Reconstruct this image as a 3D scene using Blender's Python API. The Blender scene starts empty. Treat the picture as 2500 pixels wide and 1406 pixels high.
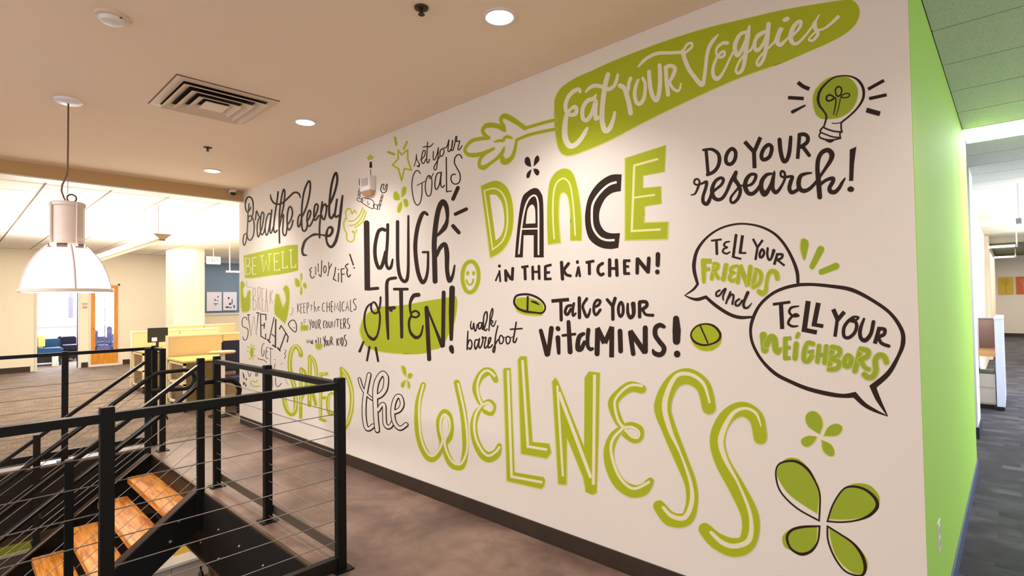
import bpy, bmesh, math, random
from mathutils import Vector, Matrix
from mathutils.geometry import tessellate_polygon
random.seed(7)
S = bpy.context.scene
COL = S.collection
PI = math.pi
# ------------------------------------------------------------------ camera (image taken as 2500 x 1406)
FPX, YAW, PIT, ROL, PCX, PCY, EYE = 1300.18, -.8151, .0248, -.0148, 1250.0, 703.0, 1.52
cy, sy, cp, sp = math.cos(YAW), math.sin(YAW), math.cos(PIT), math.sin(PIT)
FWD = Vector((cy*cp, sy*cp, sp))
R0 = Vector((sy, -cy, 0)); U0 = R0.cross(FWD)
RGT = math.cos(ROL)*R0 + math.sin(ROL)*U0
UPV = -math.sin(ROL)*R0 + math.cos(ROL)*U0
EYEP = Vector((0, 0, EYE))
cam = bpy.data.objects.new('camera', bpy.data.cameras.new('camera'))
COL.objects.link(cam)
M = Matrix((( RGT.x, UPV.x, -FWD.x, 0), (RGT.y, UPV.y, -FWD.y, 0), (RGT.z, UPV.z, -FWD.z, EYE), (0, 0, 0, 1)))
cam.matrix_world = M
cam.data.sensor_width = 36; cam.data.lens = FPX/2500*36
cam.data.clip_start = .05; cam.data.clip_end = 200
S.camera = cam
# ------------------------------------------------------------------ world, lights, exposure
def lin(c):
    return tuple(((v/255)/12.92 if v/255 <= .04045 else ((v/255+.055)/1.055)**2.4) for v in c)
W = bpy.data.worlds.new('world'); S.world = W; W.use_nodes = True
bg = W.node_tree.nodes['Background']
bg.inputs[0].default_value = (1.0, .95, .91, 1); bg.inputs[1].default_value = 1.18
S.view_settings.view_transform = 'Standard'; S.view_settings.look = 'None'
S.view_settings.exposure = 0; S.view_settings.gamma = 1
S.view_settings.use_curve_mapping = False
def area(name, loc, size, power, col, down=True, rot=None):
    l = bpy.data.lights.new(name, 'AREA'); l.shape = 'RECTANGLE'
    l.size, l.size_y = size; l.energy = power; l.color = col
    o = bpy.data.objects.new(name, l); COL.objects.link(o); o.location = loc
    o.rotation_euler = rot if rot else ((0, 0, 0) if down else (PI, 0, 0))
    return o
WARM = (1, .80, .60); COOL = (.78, .86, 1.0); NEUT = (1, .93, .84)
# added fill lights over the near side of the stairwell, unseen left of the view
area('stairwell_fill', (3.6, 1.9, 2.9), (4.5, 1.4), 215, (1, .95, .92))
area('stairwell_fill_up', (2.6, 1.9, 1.1), (5.0, .5), 34, (1, .93, .87), down=False)  # added upward fill that brightens the ceiling, no fixture
# open office beyond the bulkhead
area('office_light', (10.9, -2.2, 1.9), (5.5, 3.4), 230, (1, .93, .80), down=False)  # added upward fill to whiten the office ceiling, not a real fitting
area('office_light', (12.5, -2.2, 2.9), (7.0, 4.0), 230, (1, .91, .76))
area('office_light', (10.5, -4.6, 2.9), (3.0, 2.0), 110, (1, .93, .82))
area('office_light', (15.8, -6.4, 2.8), (1.5, 3.0), 40, (1, .96, .92))
# window daylight inside the small room behind the doorway
area('window_daylight', (20.3, -2.4, 1.6), (2.6, 2.2), 420, (.80, .88, 1.0), rot=(0, PI/2, 0))
# corridor on the right
area('corridor_light', (-.9, -5.98, 2.86), (2.2, .5), 62, (.96, .98, 1.0))
area('corridor_light', (-1.2, -12.0, 2.6), (3.0, 6.0), 170, (.9, .92, 1.0))
area('corridor_light', (-1.0, -12.5, 2.2), (1.6, 7.0), 150, (1, .93, .88), down=False)
area('corridor_light', (-1.0, -21.0, 2.7), (3.0, 7.0), 190, (1, .90, .78))
area('corridor_daylight', (-4.2, -8.0, 1.5), (5.0, 2.4), 270, (.74, .88, 1.0), rot=(0, -PI/2, 0))
# lower floor
area('lower_light', (8.8, -2.4, -.75), (1.6, 1.6), 22, (1, .86, .74))
area('lower_light', (12.0, -.8, -.75), (1.2, 1.2), 12, (1, .9, .7))
# ------------------------------------------------------------------ materials
MATS = {}
def mat(name, rgb, rough=.6, metal=0, noise=0, nscale=8, emit=0, bump=0, bscale=60, spec=.5, coat=0, trans=0, emcol=None):
    if name in MATS: return MATS[name]
    m = bpy.data.materials.new(name); m.use_nodes = True
    nt = m.node_tree; b = nt.nodes['Principled BSDF']
    c = lin(rgb)
    b.inputs['Base Color'].default_value = (*c, 1)
    b.inputs['Roughness'].default_value = rough; b.inputs['Metallic'].default_value = metal
    b.inputs['Specular IOR Level'].default_value = spec
    b.inputs['Coat Weight'].default_value = coat
    b.inputs['Transmission Weight'].default_value = trans
    if emit:
        b.inputs['Emission Color'].default_value = (*lin(emcol or rgb), 1); b.inputs['Emission Strength'].default_value = emit
    if noise or bump:
        tc = nt.nodes.new('ShaderNodeTexCoord')
    if noise:
        n = nt.nodes.new('ShaderNodeTexNoise'); n.inputs['Scale'].default_value = nscale; n.inputs['Detail'].default_value = 5
        nt.links.new(tc.outputs['Object'], n.inputs['Vector'])
        r = nt.nodes.new('ShaderNodeValToRGB')
        r.color_ramp.elements[0].position = .3; r.color_ramp.elements[1].position = .7
        r.color_ramp.elements[0].color = (*[v*(1-noise) for v in c], 1)
        r.color_ramp.elements[1].color = (*[min(1, v*(1+noise)) for v in c], 1)
        nt.links.new(n.outputs['Fac'], r.inputs['Fac']); nt.links.new(r.outputs['Color'], b.inputs['Base Color'])
    if bump:
        n2 = nt.nodes.new('ShaderNodeTexNoise'); n2.inputs['Scale'].default_value = bscale; n2.inputs['Detail'].default_value = 4
        nt.links.new(tc.outputs['Object'], n2.inputs['Vector'])
        bp = nt.nodes.new('ShaderNodeBump'); bp.inputs['Strength'].default_value = bump; bp.inputs['Distance'].default_value = .004
        nt.links.new(n2.outputs['Fac'], bp.inputs['Height']); nt.links.new(bp.outputs['Normal'], b.inputs['Normal'])
    MATS[name] = m
    return m
wallm = mat('wall_paint', (236, 229, 221), .75, bump=.12, bscale=90)
ceilm = mat('ceiling_paint', (248, 226, 204), .9, bump=.1, bscale=60)
creamm = mat('cream_wall_paint', (250, 238, 214), .8, bump=.1)
darkp = mat('dark_brown_paint', (48, 32, 26), .6, spec=.2)
greenp = mat('lime_green_paint', (172, 186, 38), .6, spec=.2)
green2 = mat('leaf_green_paint', (156, 176, 50), .6, spec=.2)
palep = mat('pale_yellow_paint', (240, 228, 160), .65)
edgey = mat('pale_lime_edge', (216, 214, 122), .65, spec=.2)
pencil = mat('pencil_grey_paint', (160, 140, 122), .7)
limewall = mat('green_wall_paint', (164, 210, 78), .7, bump=.08)
steel = mat('black_steel', (13, 12, 12), .5, 0, bump=.05, bscale=120, spec=.22)
dsteel = mat('dark_steel', (20, 14, 10), .5, .3, noise=.25, nscale=5)
cablem = mat('steel_cable', (128, 120, 114), .45, .6)
basem = mat('brown_rubber', (52, 38, 28), .55, noise=.1)
whitem = mat('white_enamel', (232, 226, 222), .45)
offwm = mat('off_white_metal', (222, 205, 190), .5)
blackm = mat('black_plastic', (18, 17, 17), .5)
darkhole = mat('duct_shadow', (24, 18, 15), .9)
chromem = mat('chrome', (200, 195, 190), .2, 1)
lampon = mat('lamp_glow', (255, 246, 232), .5, emit=14)
tubem = mat('tube_glow', (255, 250, 240), .5, emit=1.6)
def node_mat(name):
    m = bpy.data.materials.new(name); m.use_nodes = True; MATS[name] = m
    return m, m.node_tree, m.node_tree.nodes['Principled BSDF']
def stained_concrete():
    m, nt, b = node_mat('stained_concrete'); N = nt.nodes; L = nt.links
    tc = N.new('ShaderNodeTexCoord')
    n1 = N.new('ShaderNodeTexNoise'); n1.inputs['Scale'].default_value = 1.6; n1.inputs['Detail'].default_value = 8; n1.inputs['Roughness'].default_value = .62
    n1.inputs['Distortion'].default_value = .7
    L.new(tc.outputs['Object'], n1.inputs['Vector'])
    r = N.new('ShaderNodeValToRGB'); e = r.color_ramp.elements
    e[0].position = .32; e[0].color = (*lin((88, 68, 60)), 1); e[1].position = .68; e[1].color = (*lin((142, 118, 104)), 1)
    x = e.new(.5); x.color = (*lin((116, 92, 82)), 1)
    L.new(n1.outputs['Fac'], r.inputs['Fac'])
    n2 = N.new('ShaderNodeTexNoise'); n2.inputs['Scale'].default_value = 4.5; n2.inputs['Detail'].default_value = 10; n2.inputs['Roughness'].default_value = .7; n2.inputs['Distortion'].default_value = 1.2
    L.new(tc.outputs['Object'], n2.inputs['Vector'])
    mx = N.new('ShaderNodeMixRGB'); mx.blend_type = 'OVERLAY'; mx.inputs[0].default_value = .6
    L.new(r.outputs['Color'], mx.inputs[1]); L.new(n2.outputs['Fac'], mx.inputs[2]); L.new(mx.outputs[0], b.inputs['Base Color'])
    mr = N.new('ShaderNodeMapRange'); mr.inputs[3].default_value = .30; mr.inputs[4].default_value = .52
    L.new(n1.outputs['Fac'], mr.inputs[0]); L.new(mr.outputs[0], b.inputs['Roughness'])
    return m
def carpet(name, c1, c2, c3, rot=0):
    m, nt, b = node_mat(name); N = nt.nodes; L = nt.links
    tc = N.new('ShaderNodeTexCoord'); mp = N.new('ShaderNodeMapping'); mp.inputs['Rotation'].default_value = (0, 0, rot)
    L.new(tc.outputs['Object'], mp.inputs[0])
    br = N.new('ShaderNodeTexBrick'); br.inputs['Scale'].default_value = 1
    br.inputs['Brick Width'].default_value = .24; br.inputs['Row Height'].default_value = .115; br.inputs['Mortar Size'].default_value = 0
    br.inputs['Color1'].default_value = (*lin(c1), 1); br.inputs['Color2'].default_value = (*lin(c2), 1)
    L.new(mp.outputs[0], br.inputs['Vector'])
    n = N.new('ShaderNodeTexNoise'); n.inputs['Scale'].default_value = 1; n.inputs['Detail'].default_value = 3
    m2 = N.new('ShaderNodeMapping'); m2.inputs['Scale'].default_value = (6, 90, 1); m2.inputs['Rotation'].default_value = (0, 0, rot)
    L.new(tc.outputs['Object'], m2.inputs[0]); L.new(m2.outputs[0], n.inputs['Vector'])
    n3 = N.new('ShaderNodeTexNoise'); n3.inputs['Scale'].default_value = 3.2; n3.inputs['Detail'].default_value = 1
    L.new(mp.outputs[0], n3.inputs['Vector'])
    r = N.new('ShaderNodeValToRGB'); r.color_ramp.elements[0].position = .42; r.color_ramp.elements[1].position = .60
    L.new(n3.outputs['Fac'], r.inputs['Fac'])
    mx = N.new('ShaderNodeMixRGB'); L.new(r.outputs[0], mx.inputs[0]); L.new(br.outputs['Color'], mx.inputs[1]); mx.inputs[2].default_value = (*lin(c3), 1)
    mx2 = N.new('ShaderNodeMixRGB'); mx2.blend_type = 'OVERLAY'; mx2.inputs[0].default_value = .8
    L.new(mx.outputs[0], mx2.inputs[1]); L.new(n.outputs['Fac'], mx2.inputs[2]); L.new(mx2.outputs[0], b.inputs['Base Color'])
    b.inputs['Roughness'].default_value = .95
    return m
def wood(name, c1, c2, axis=0):
    m, nt, b = node_mat(name); N = nt.nodes; L = nt.links
    tc = N.new('ShaderNodeTexCoord'); mp = N.new('ShaderNodeMapping')
    mp.inputs['Scale'].default_value = (1.6, 16, 16) if axis == 0 else (9, 9, 1.2)
    L.new(tc.outputs['Object'], mp.inputs[0])
    n = N.new('ShaderNodeTexNoise'); n.inputs['Scale'].default_value = 2.2; n.inputs['Detail'].default_value = 7; n.inputs['Distortion'].default_value = .6
    L.new(mp.outputs[0], n.inputs['Vector'])
    r = N.new('ShaderNodeValToRGB'); r.color_ramp.elements[0].position = .3; r.color_ramp.elements[1].position = .72
    r.color_ramp.elements[0].color = (*lin(c1), 1); r.color_ramp.elements[1].color = (*lin(c2), 1)
    L.new(n.outputs['Fac'], r.inputs['Fac']); L.new(r.outputs[0], b.inputs['Base Color'])
    b.inputs['Roughness'].default_value = .38
    return m
def speckle(name, c, cd):
    m, nt, b = node_mat(name); N = nt.nodes; L = nt.links
    tc = N.new('ShaderNodeTexCoord'); n = N.new('ShaderNodeTexNoise'); n.inputs['Scale'].default_value = 130; n.inputs['Detail'].default_value = 2
    L.new(tc.outputs['Object'], n.inputs['Vector'])
    r = N.new('ShaderNodeValToRGB'); r.color_ramp.elements[0].position = .30; r.color_ramp.elements[1].position = .46
    r.color_ramp.elements[0].color = (*lin(cd), 1); r.color_ramp.elements[1].color = (*lin(c), 1)
    L.new(n.outputs['Fac'], r.inputs['Fac']); L.new(r.outputs[0], b.inputs['Base Color']); b.inputs['Roughness'].default_value = .9
    return m
concm = stained_concrete()
carpm = carpet('brown_carpet', (116, 98, 82), (130, 110, 92), (108, 92, 78), PI/2)
carpg = carpet('grey_carpet', (44, 44, 54), (92, 86, 92), (60, 56, 62), 0)
woodm = wood('oak_tread_wood', (158, 80, 16), (238, 166, 74))
doorm = wood('orange_door_wood', (206, 128, 34), (236, 160, 52), 2)
tilem = speckle('ceiling_tile', (212, 214, 204), (176, 180, 168))
tile2 = speckle('office_ceiling_tile', (238, 230, 220), (214, 206, 196))
# ------------------------------------------------------------------ mesh helpers
class MB:
    def __init__(s): s.v = []; s.f = []
    def add(s, v, f):
        k = len(s.v); s.v += [tuple(p) for p in v]; s.f += [tuple(k+i for i in q) for q in f]; return s
    def box(s, x0, x1, y0, y1, z0, z1):
        if x0 > x1: x0, x1 = x1, x0
        if y0 > y1: y0, y1 = y1, y0
        if z0 > z1: z0, z1 = z1, z0
        return s.add([(x0,y0,z0),(x1,y0,z0),(x1,y1,z0),(x0,y1,z0),(x0,y0,z1),(x1,y0,z1),(x1,y1,z1),(x0,y1,z1)],
                     [(0,3,2,1),(4,5,6,7),(0,1,5,4),(1,2,6,5),(2,3,7,6),(3,0,4,7)])
    def hexa(s, b, t):      # bottom quad, top quad
        return s.add(list(b)+list(t), [(0,3,2,1),(4,5,6,7),(0,1,5,4),(1,2,6,5),(2,3,7,6),(3,0,4,7)])
    def prism(s, poly, axis, a, b):   # poly in the two other axes, extruded along axis
        n = len(poly)
        def P(u, w, t):
            return (t, u, w) if axis == 'x' else ((u, t, w) if axis == 'y' else (u, w, t))
        v = [P(u, w, a) for u, w in poly] + [P(u, w, b) for u, w in poly]
        f = [tuple(range(n-1, -1, -1)), tuple(range(n, 2*n))] + [(i, (i+1) % n, n+(i+1) % n, n+i) for i in range(n)]
        return s.add(v, f)
    def tube(s, pts, r, n=10, closed=False):
        pts = [Vector(p) for p in pts]; k = len(s.v); m = len(pts); a = None
        for i, p in enumerate(pts):
            if closed: d = (pts[(i+1) % m]-pts[i-1]).normalized()
            else: d = (pts[min(i+1, m-1)]-pts[max(i-1, 0)]).normalized()
            if a is None: a = d.orthogonal().normalized()
            else: a = (a - d*a.dot(d)).normalized()
            b = d.cross(a)
            rr = r[i] if isinstance(r, (list, tuple)) else r
            for j in range(n):
                t = 2*PI*j/n; s.v.append(tuple(p + (a*math.cos(t)+b*math.sin(t))*rr))
        for i in range(m if closed else m-1):
            i2 = (i+1) % m
            for j in range(n): s.f.append((k+i*n+j, k+i*n+(j+1) % n, k+i2*n+(j+1) % n, k+i2*n+j))
        if not closed:
            s.f.append(tuple(k+j for j in range(n-1, -1, -1))); s.f.append(tuple(k+(m-1)*n+j for j in range(n)))
        return s
    def lathe(s, prof, c, n=32, axis='z', cap=True):
        k = len(s.v)
        for r, h in prof:
            for j in range(n):
                t = 2*PI*j/n; u, w = r*math.cos(t), r*math.sin(t)
                s.v.append((c[0]+u, c[1]+w, c[2]+h) if axis == 'z' else ((c[0]+u, c[1]+h, c[2]+w) if axis == 'y' else (c[0]+h, c[1]+u, c[2]+w)))
        for i in range(len(prof)-1):
            for j in range(n): s.f.append((k+i*n+j, k+i*n+(j+1) % n, k+(i+1)*n+(j+1) % n, k+(i+1)*n+j))
        if cap:
            s.f.append(tuple(k+j for j in range(n-1, -1, -1))); s.f.append(tuple(k+(len(prof)-1)*n+j for j in range(n)))
        return s
def build(name, mb, m, parent=None, label=None, smooth=False, bevel=0, kind=None):
    off = Vector((0, 0, 0)); q = parent
    while q is not None:
        off += q.location; q = q.parent
    me = bpy.data.meshes.new(name)
    me.from_pydata([tuple(Vector(p)-off) for p in mb.v], [], mb.f); me.update()
    bm = bmesh.new(); bm.from_mesh(me); bmesh.ops.recalc_face_normals(bm, faces=bm.faces)
    if bevel:
        bmesh.ops.bevel(bm, geom=[e for e in bm.edges], offset=bevel, segments=2, affect='EDGES', clamp_overlap=True)
    bm.to_mesh(me); bm.free()
    if smooth:
        for p in me.polygons: p.use_smooth = True
        try: me.set_sharp_from_angle(angle=.6)
        except Exception: pass
    me.materials.append(m)
    o = bpy.data.objects.new(name, me); COL.objects.link(o)
    if parent: o.parent = parent
    if label: o['label'] = label
    if kind: o['kind'] = kind
    return o
def tag(o, label, cat, group=None):
    o['label'] = label; o['category'] = cat
    if group: o['group'] = group
    return o
def thing(name, loc, label, cat, group=None):
    o = bpy.data.objects.new(name, None); COL.objects.link(o); o.location = loc
    o.empty_display_size = .1
    return tag(o, label, cat, group)
def struct(name, mb, m, parent=None, **k):
    o = build(name, mb, m, parent, **k)
    if parent is None: o['kind'] = 'structure'
    return o
def copy_tree(o, parent=None):
    c = o.copy(); COL.objects.link(c); c.parent = parent
    for ch in list(o.children): copy_tree(ch, c)
    return c
# ------------------------------------------------------------------ the room shell
WY, CX0, CX1, CH = -2.614, .275, 7.35, 2.99          # mural wall plane, its two ends, ceiling height
OX0, OX1, OY0, OY1 = 2.93, 6.82, -1.475, 3.2           # stair opening
fl = MB()
fl.box(-4, OX0, WY, 6, -.56, 0); fl.box(OX0, OX1, WY-.1, OY0, -.56, 0); fl.box(OX0, OX1, OY1, 6, -.56, 0)
fl.box(OX1, 7.05, WY-.1, 6, -.56, 0)
floor = struct('floor', fl, concm)
struct('floor_office', MB().box(7.05, CX1, WY, 6, -.56, .002).box(CX1, 21.2, -9, 6, -.56, .002), carpm)
struct('floor_corridor', MB().box(-5, CX0+.1, -26.2, WY, -.56, .002).box(CX0+.1, 3.2, -26.2, -6.12, -.56, .002), carpg)
struct('floor_lower', MB().box(-4, 16, -5, 6, -3.3, -3.2), mat('lower_floor_brown', (70, 52, 40), .5))
fa = MB()
fa.box(OX0, OX1, OY0, OY0+.02, -.565, -.012); fa.box(OX1-.02, OX1, OY0, OY1, -.6, -.012); fa.box(OX0, OX0+.02, OY0, OY1, -.6, -.012)
fa.box(OX0, OX1, OY0+.02, OY0+.028, -.565, -.02)
fascia = struct('trim_stairwell', fa, dsteel)
ed = MB(); ed.box(OX0, OX1, OY0, OY0+.022, -.012, .003); ed.box(OX1-.022, OX1, OY0, OY1, -.012, .003)
ed.box(OX0, OX1, OY0+.02, OY0+.032, -.565, -.545)  # bottom lip, its lighter tone stands for light on the lower flange
struct('trim_stairwell_edge', ed, mat('edge_bronze', (92, 72, 54), .45, .5))
bt = MB()
for i in range(9):
    x = OX0+.3+i*.42
    for z in (-.2, -.42): bt.lathe([(.011, 0), (.011, .012), (.005, .02)], (x, OY0+.02, z), 8, 'y')
build('bolt', bt, mat('bolt_steel', (120, 112, 104), .4, .8), fascia)
bolts = build('bolt', MB().lathe([(.012, 0), (.012, -.018)], (4.9, -1.28, -.19), 8, 'x').lathe([(.012, 0), (.012, -.018)], (4.9, -1.22, -.33), 8, 'x'), chromem, fascia)
struct('wall_right', MB().box(CX0, CX1, WY-.12, WY, 0, 3.1), wallm)
struct('wall_green', MB().box(CX0-.002, CX0+.12, -6.11, WY-.12, 0, 3.1).box(CX0-.002, CX0, WY-.12, WY, 0, 3.1), limewall)
struct('wall_end', MB().box(CX1-.12, CX1, -6.6, WY-.001, 0, 3.1), creamm)
struct('baseboard_right', MB().box(CX0+.0, CX1-.04, WY, WY+.011, 0, .098).box(CX0, CX1-.04, WY, WY+.02, 0, .006), basem)
struct('baseboard_green', MB().box(CX0-.012, CX0, -6.11, WY, 0, .10), mat('blue_grey_rubber', (70, 84, 120), .5))
struct('ceiling', MB().box(-4, 7.2, WY-.12, 6, CH, 3.12), ceilm)
# bulkhead over the far edge of the stairwell
struct('trim_bulkhead', MB().box(7.2, 7.36, WY, 6, 2.855, 3.12), mat('bulkhead_paint', (200, 166, 118), .85))
struct('trim_bulkhead_lip', MB().box(7.195, 7.40, WY, 6, 2.842, 2.855), whitem)
# office ceiling of square tiles in a grid
oc = struct('ceiling_office', MB().box(7.36, 17.3, -9, 6, 2.94, 3.0), mat('grid_shadow', (150, 138, 122), .8))
pm = MB().box(.012, .588, .012, .588, 2.925, 2.94); first = None
for i in range(17):
    for j in range(15):
        x, y = 7.37+i*.6, -7.35+j*.6
        if x > 16.8: continue
        if first is None:
            first = build('panel', pm, tile2, oc); first.location = (x, y, 0)
        else:
            o = first.copy(); COL.objects.link(o); o.parent = oc; o.location = (x, y, 0)
# corridor ceiling
cc = struct('ceiling_corridor', MB().box(-5, CX0+.02, -26.2, WY-.12, 2.885, 2.95).box(CX0+.02, 3.2, -26.2, -6.3, 2.885, 2.95), mat('grid_green_shadow', (96, 104, 84), .8))
pm = MB().box(-1.194, -.006, .006, .554, 2.872, 2.885); first = None
for i in range(4):
    for j in range(30):
        x, y = CX0+1.2-i*1.2, -3.46-.562*j+.562
        if i == 0 and y > -6.5: continue
        if i == 1 and j == 6: continue
        if y < -6.5: x += .7
        if first is None: first = build('panel', pm, tilem, cc); first.location = (x, y, 0)
        else:
            o = first.copy(); COL.objects.link(o); o.parent = cc; o.location = (x, y, 0)
# far office wall with its doorway and glazed door
XW = 17.2
fw = MB()
fw.box(XW, XW+.15, -.9, 6, 0, 3); fw.box(XW, XW+.15, -1.46, -.9, 0, 3); fw.box(XW, XW+.15, -2.27, -1.46, 2.1, 3)
fw.box(XW, XW+.15, -2.50, -2.27, 0, 3); fw.box(XW, XW+.15, -3.11, -2.50, 2.12, 3); fw.box(XW, XW+.15, -9, -3.11, 0, 3)
struct('wall_back', fw, creamm)
struct('wall_back_blue', MB().box(XW-.03, XW, -6.9, -5.05, .1, 2.78), mat('slate_blue_paint', (112, 132, 152), .7))
struct('trim_soffit', MB().box(XW-.25, XW-.03, -6.9, -5.05, 2.78, 2.93), mat('soffit_grey', (184, 186, 196), .7))
struct('baseboard_back', MB().box(XW-.02, XW, -1.38, 6, 0, .13).box(XW-.02, XW, -2.47, -2.34, 0, .13).box(XW-.02, XW, -4.2, -3.2, 0, .13), basem)
df = MB()
df.box(XW-.03, XW+.16, -1.50, -1.46, 0, 2.14); df.box(XW-.03, XW+.16, -2.31, -2.27, 0, 2.14); df.box(XW-.03, XW+.16, -2.31, -1.46, 2.10, 2.14)
struct('trim_doorway', df, whitem)
d1 = MB(); y0, y1 = -3.09, -2.53
d1.box(XW-.03, XW+.02, y0, y0+.085, .06, 2.09); d1.box(XW-.03, XW+.02, y1-.085, y1, .06, 2.09)
d1.box(XW-.03, XW+.02, y0+.085, y1-.085, 2.0, 2.09); d1.box(XW-.03, XW+.02, y0+.085, y1-.085, .06, .36)
door = struct('door_1', d1, doorm)
mu = MB(); ym = (y0+y1)/2; mu.box(XW-.015, XW+.005, ym-.006, ym+.006, .36, 2.0)
for k in range(1, 6): mu.box(XW-.015, XW+.005, y0+.085, y1-.085, .36+k*.273-.005, .36+k*.273+.005)
build('muntin', mu, mat('muntin_brown', (120, 92, 74), .5), door)
glass = mat('clear_glass', (250, 252, 255), .02, trans=1)
for a, b_ in ((y0+.087, ym-.007), (ym+.007, y1-.087)):
    for k in range(6):
        build('pane', MB().box(XW-.008, XW-.004, a, b_, .367+k*.273, .36+(k+1)*.273-.007), glass, door)
build('door_handle', MB().lathe([(.02, 0), (.02, -.03), (.01, -.05)], (XW-.03, y1-.05, 1.0), 10, 'x'), chromem, door)
struct('trim_door', MB().box(XW-.02, XW, -2.53, -2.49, 0, 2.13).box(XW-.02, XW, -3.13, -3.09, 0, 2.13).box(XW-.02, XW, -3.13, -2.49, 2.09, 2.13).box(XW-.03, XW, -3.13, -2.49, 0, .06), whitem)
# day-lit room behind it
struct('wall_lounge', MB().box(21.0, 21.15, -6, 2, 0, 3).box(17.35, 21, -6.1, -6, 0, 3).box(17.35, 21, 1.0, 1.1, 0, 3), mat('lounge_white', (238, 240, 248), .8))
struct('ceiling_lounge', MB().box(17.35, 21, -6, 1, 2.95, 3.05), whitem)
win = struct('window_1', MB().box(20.96, 21.0, -4.6, -.6, .95, 1.0).box(20.96, 21.0, -4.6, -.6, 2.6, 2.65).box(20.96, 21, -4.6, -4.55, 1, 2.6).box(20.96, 21, -.65, -.6, 1, 2.6).box(20.96, 21, -2.62, -2.58, 1, 2.6).box(20.96, 21, -3.6, -3.57, 1, 2.6).box(20.96, 21, -1.62, -1.58, 1, 2.6), whitem)
for a in (-4.55, -3.57, -2.58, -1.58):
    build('pane', MB().box(20.985, 20.99, a, a+.95, 1.0, 2.6), mat('sky_glow', (226, 236, 255), .4, emit=3.2), win)
# pillars, half wall
struct('wall_pillar', MB().box(14.6, 15.3, -4.38, -3.72, 0, 2.93), creamm)
struct('wall_half', MB().box(15.7, 15.85, -7.4, -4.40, 0, 1.27), creamm)
struct('trim_ledge', MB().box(15.64, 15.91, -7.4, -4.40, 1.27, 1.31), whitem)
struct('wall_pillar_corridor', MB().box(.315, .9, -8.05, -7.45, .12, 2.875), mat('cool_white', (232, 234, 240), .7))
struct('baseboard_pillar', MB().box(.305, .9, -8.06, -7.44, 0, .12), mat('navy_rubber', (40, 46, 62), .6))
struct('wall_corridor', MB().box(.40, .55, -12.0, -8.05, 0, 2.875), mat('cool_white', (232, 234, 240), .7))
struct('wall_corridor_far', MB().box(.46, .60, -26.0, -12.0, 0, 2.875).box(.40, .60, -17.2, -16.6, 0, 2.875), creamm)
struct('wall_corridor_end', MB().box(-5, 3, -26.15, -26.0, 0, 2.875), mat('end_wall_white', (226, 218, 208), .8))
struct('baseboard_end', MB().box(-5, 3, -26.0, -25.98, 0, .12), basem)
struct('wall_header', MB().box(CX0+.12, 3.2, -6.6, -6.45, 0, 2.875), mat('grey_wall', (170, 182, 178), .7))
# room beyond the lower floor
struct('wall_lower', MB().box(14.5, 14.6, -5, 6, -3.2, -.57).box(-4, 14.5, -5.1, -5, -3.2, -.57), mat('lower_wall', (120, 92, 60), .8))
# ------------------------------------------------------------------ ceiling fittings
def downlight(x, y, lab):
    t = thing('recessed_downlight', (x, y, CH), lab, 'ceiling light', 'recessed downlights over the mural walkway')
    build('trim_ring', MB().lathe([(.075, 0), (.088, 0), (.088, -.008), (.072, -.008), (.066, 0)], (x, y, CH), 28, cap=False), whitem, t, smooth=True)
    build('lens', MB().lathe([(.001, -.003), (.070, -.003), (.070, -.006), (.001, -.007)], (x, y, CH), 28), lampon, t)
    l = bpy.data.lights.new('downlight_lamp', 'SPOT'); l.energy = 72; l.color = (1, .925, .88); l.spot_size = 2.2; l.spot_blend = .8; l.shadow_soft_size = .06
    o = bpy.data.objects.new('downlight_lamp', l); COL.objects.link(o); o.parent = t; o.location = (0, 0, -.03)
for x, lab in ((1.893, 'large bright round downlight nearest the camera, above the mural'), (4.12, 'round glowing downlight just right of the square air vent'), (6.316, 'smallest round downlight, farthest along the ceiling'), ):
    downlight(x, -1.945 if x < 3 else -1.97, lab)
l = bpy.data.lights.new('downlight_lamp', 'SPOT'); l.energy = 40; l.color = (1, .92, .86); l.spot_size = 2.2; l.spot_blend = .8; l.shadow_soft_size = .06
o = bpy.data.objects.new('downlight_lamp', l); COL.objects.link(o); o.location = (-.33, -1.93, 2.96)
def sprinkler(x, y, lab):
    t = thing('sprinkler_head', (x, y, CH), lab, 'sprinkler', 'ceiling sprinkler heads')
    build('escutcheon', MB().lathe([(.001, 0), (.036, 0), (.034, -.008), (.012, -.014), (.001, -.014)], (x, y, CH), 20), mat('sprinkler_bronze', (70, 48, 36), .5, .4), t, smooth=True)
    build('deflector', MB().tube([(x, y, CH-.012), (x, y, CH-.035)], .009, 8).lathe([(.001, -.035), (.017, -.035), (.017, -.038), (.001, -.038)], (x, y, CH), 12), blackm, t)
sprinkler(2.109, -1.61, 'dark bronze sprinkler head at the top edge, left of the largest downlight')
sprinkler(5.415, -1.651, 'small dark sprinkler head below the square air vent')
x, y = 3.276, -.559
t = thing('smoke_detector', (x, y, CH), 'white round smoke detector on the ceiling at upper left', 'smoke detector')
build('base', MB().lathe([(.001, 0), (.072, 0), (.072, -.012), (.060, -.016), (.001, -.016)], (x, y, CH), 28), offwm, t, smooth=True)
build('cover', MB().lathe([(.001, -.016), (.055, -.016), (.048, -.034), (.02, -.042), (.001, -.042)], (x, y, CH), 28), whitem, t, smooth=True)
build('indicator', MB().lathe([(.001, -.016), (.005, -.016), (.004, -.020), (.001, -.021)], (x-.05, y-.03, CH), 8), blackm, t)
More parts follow.
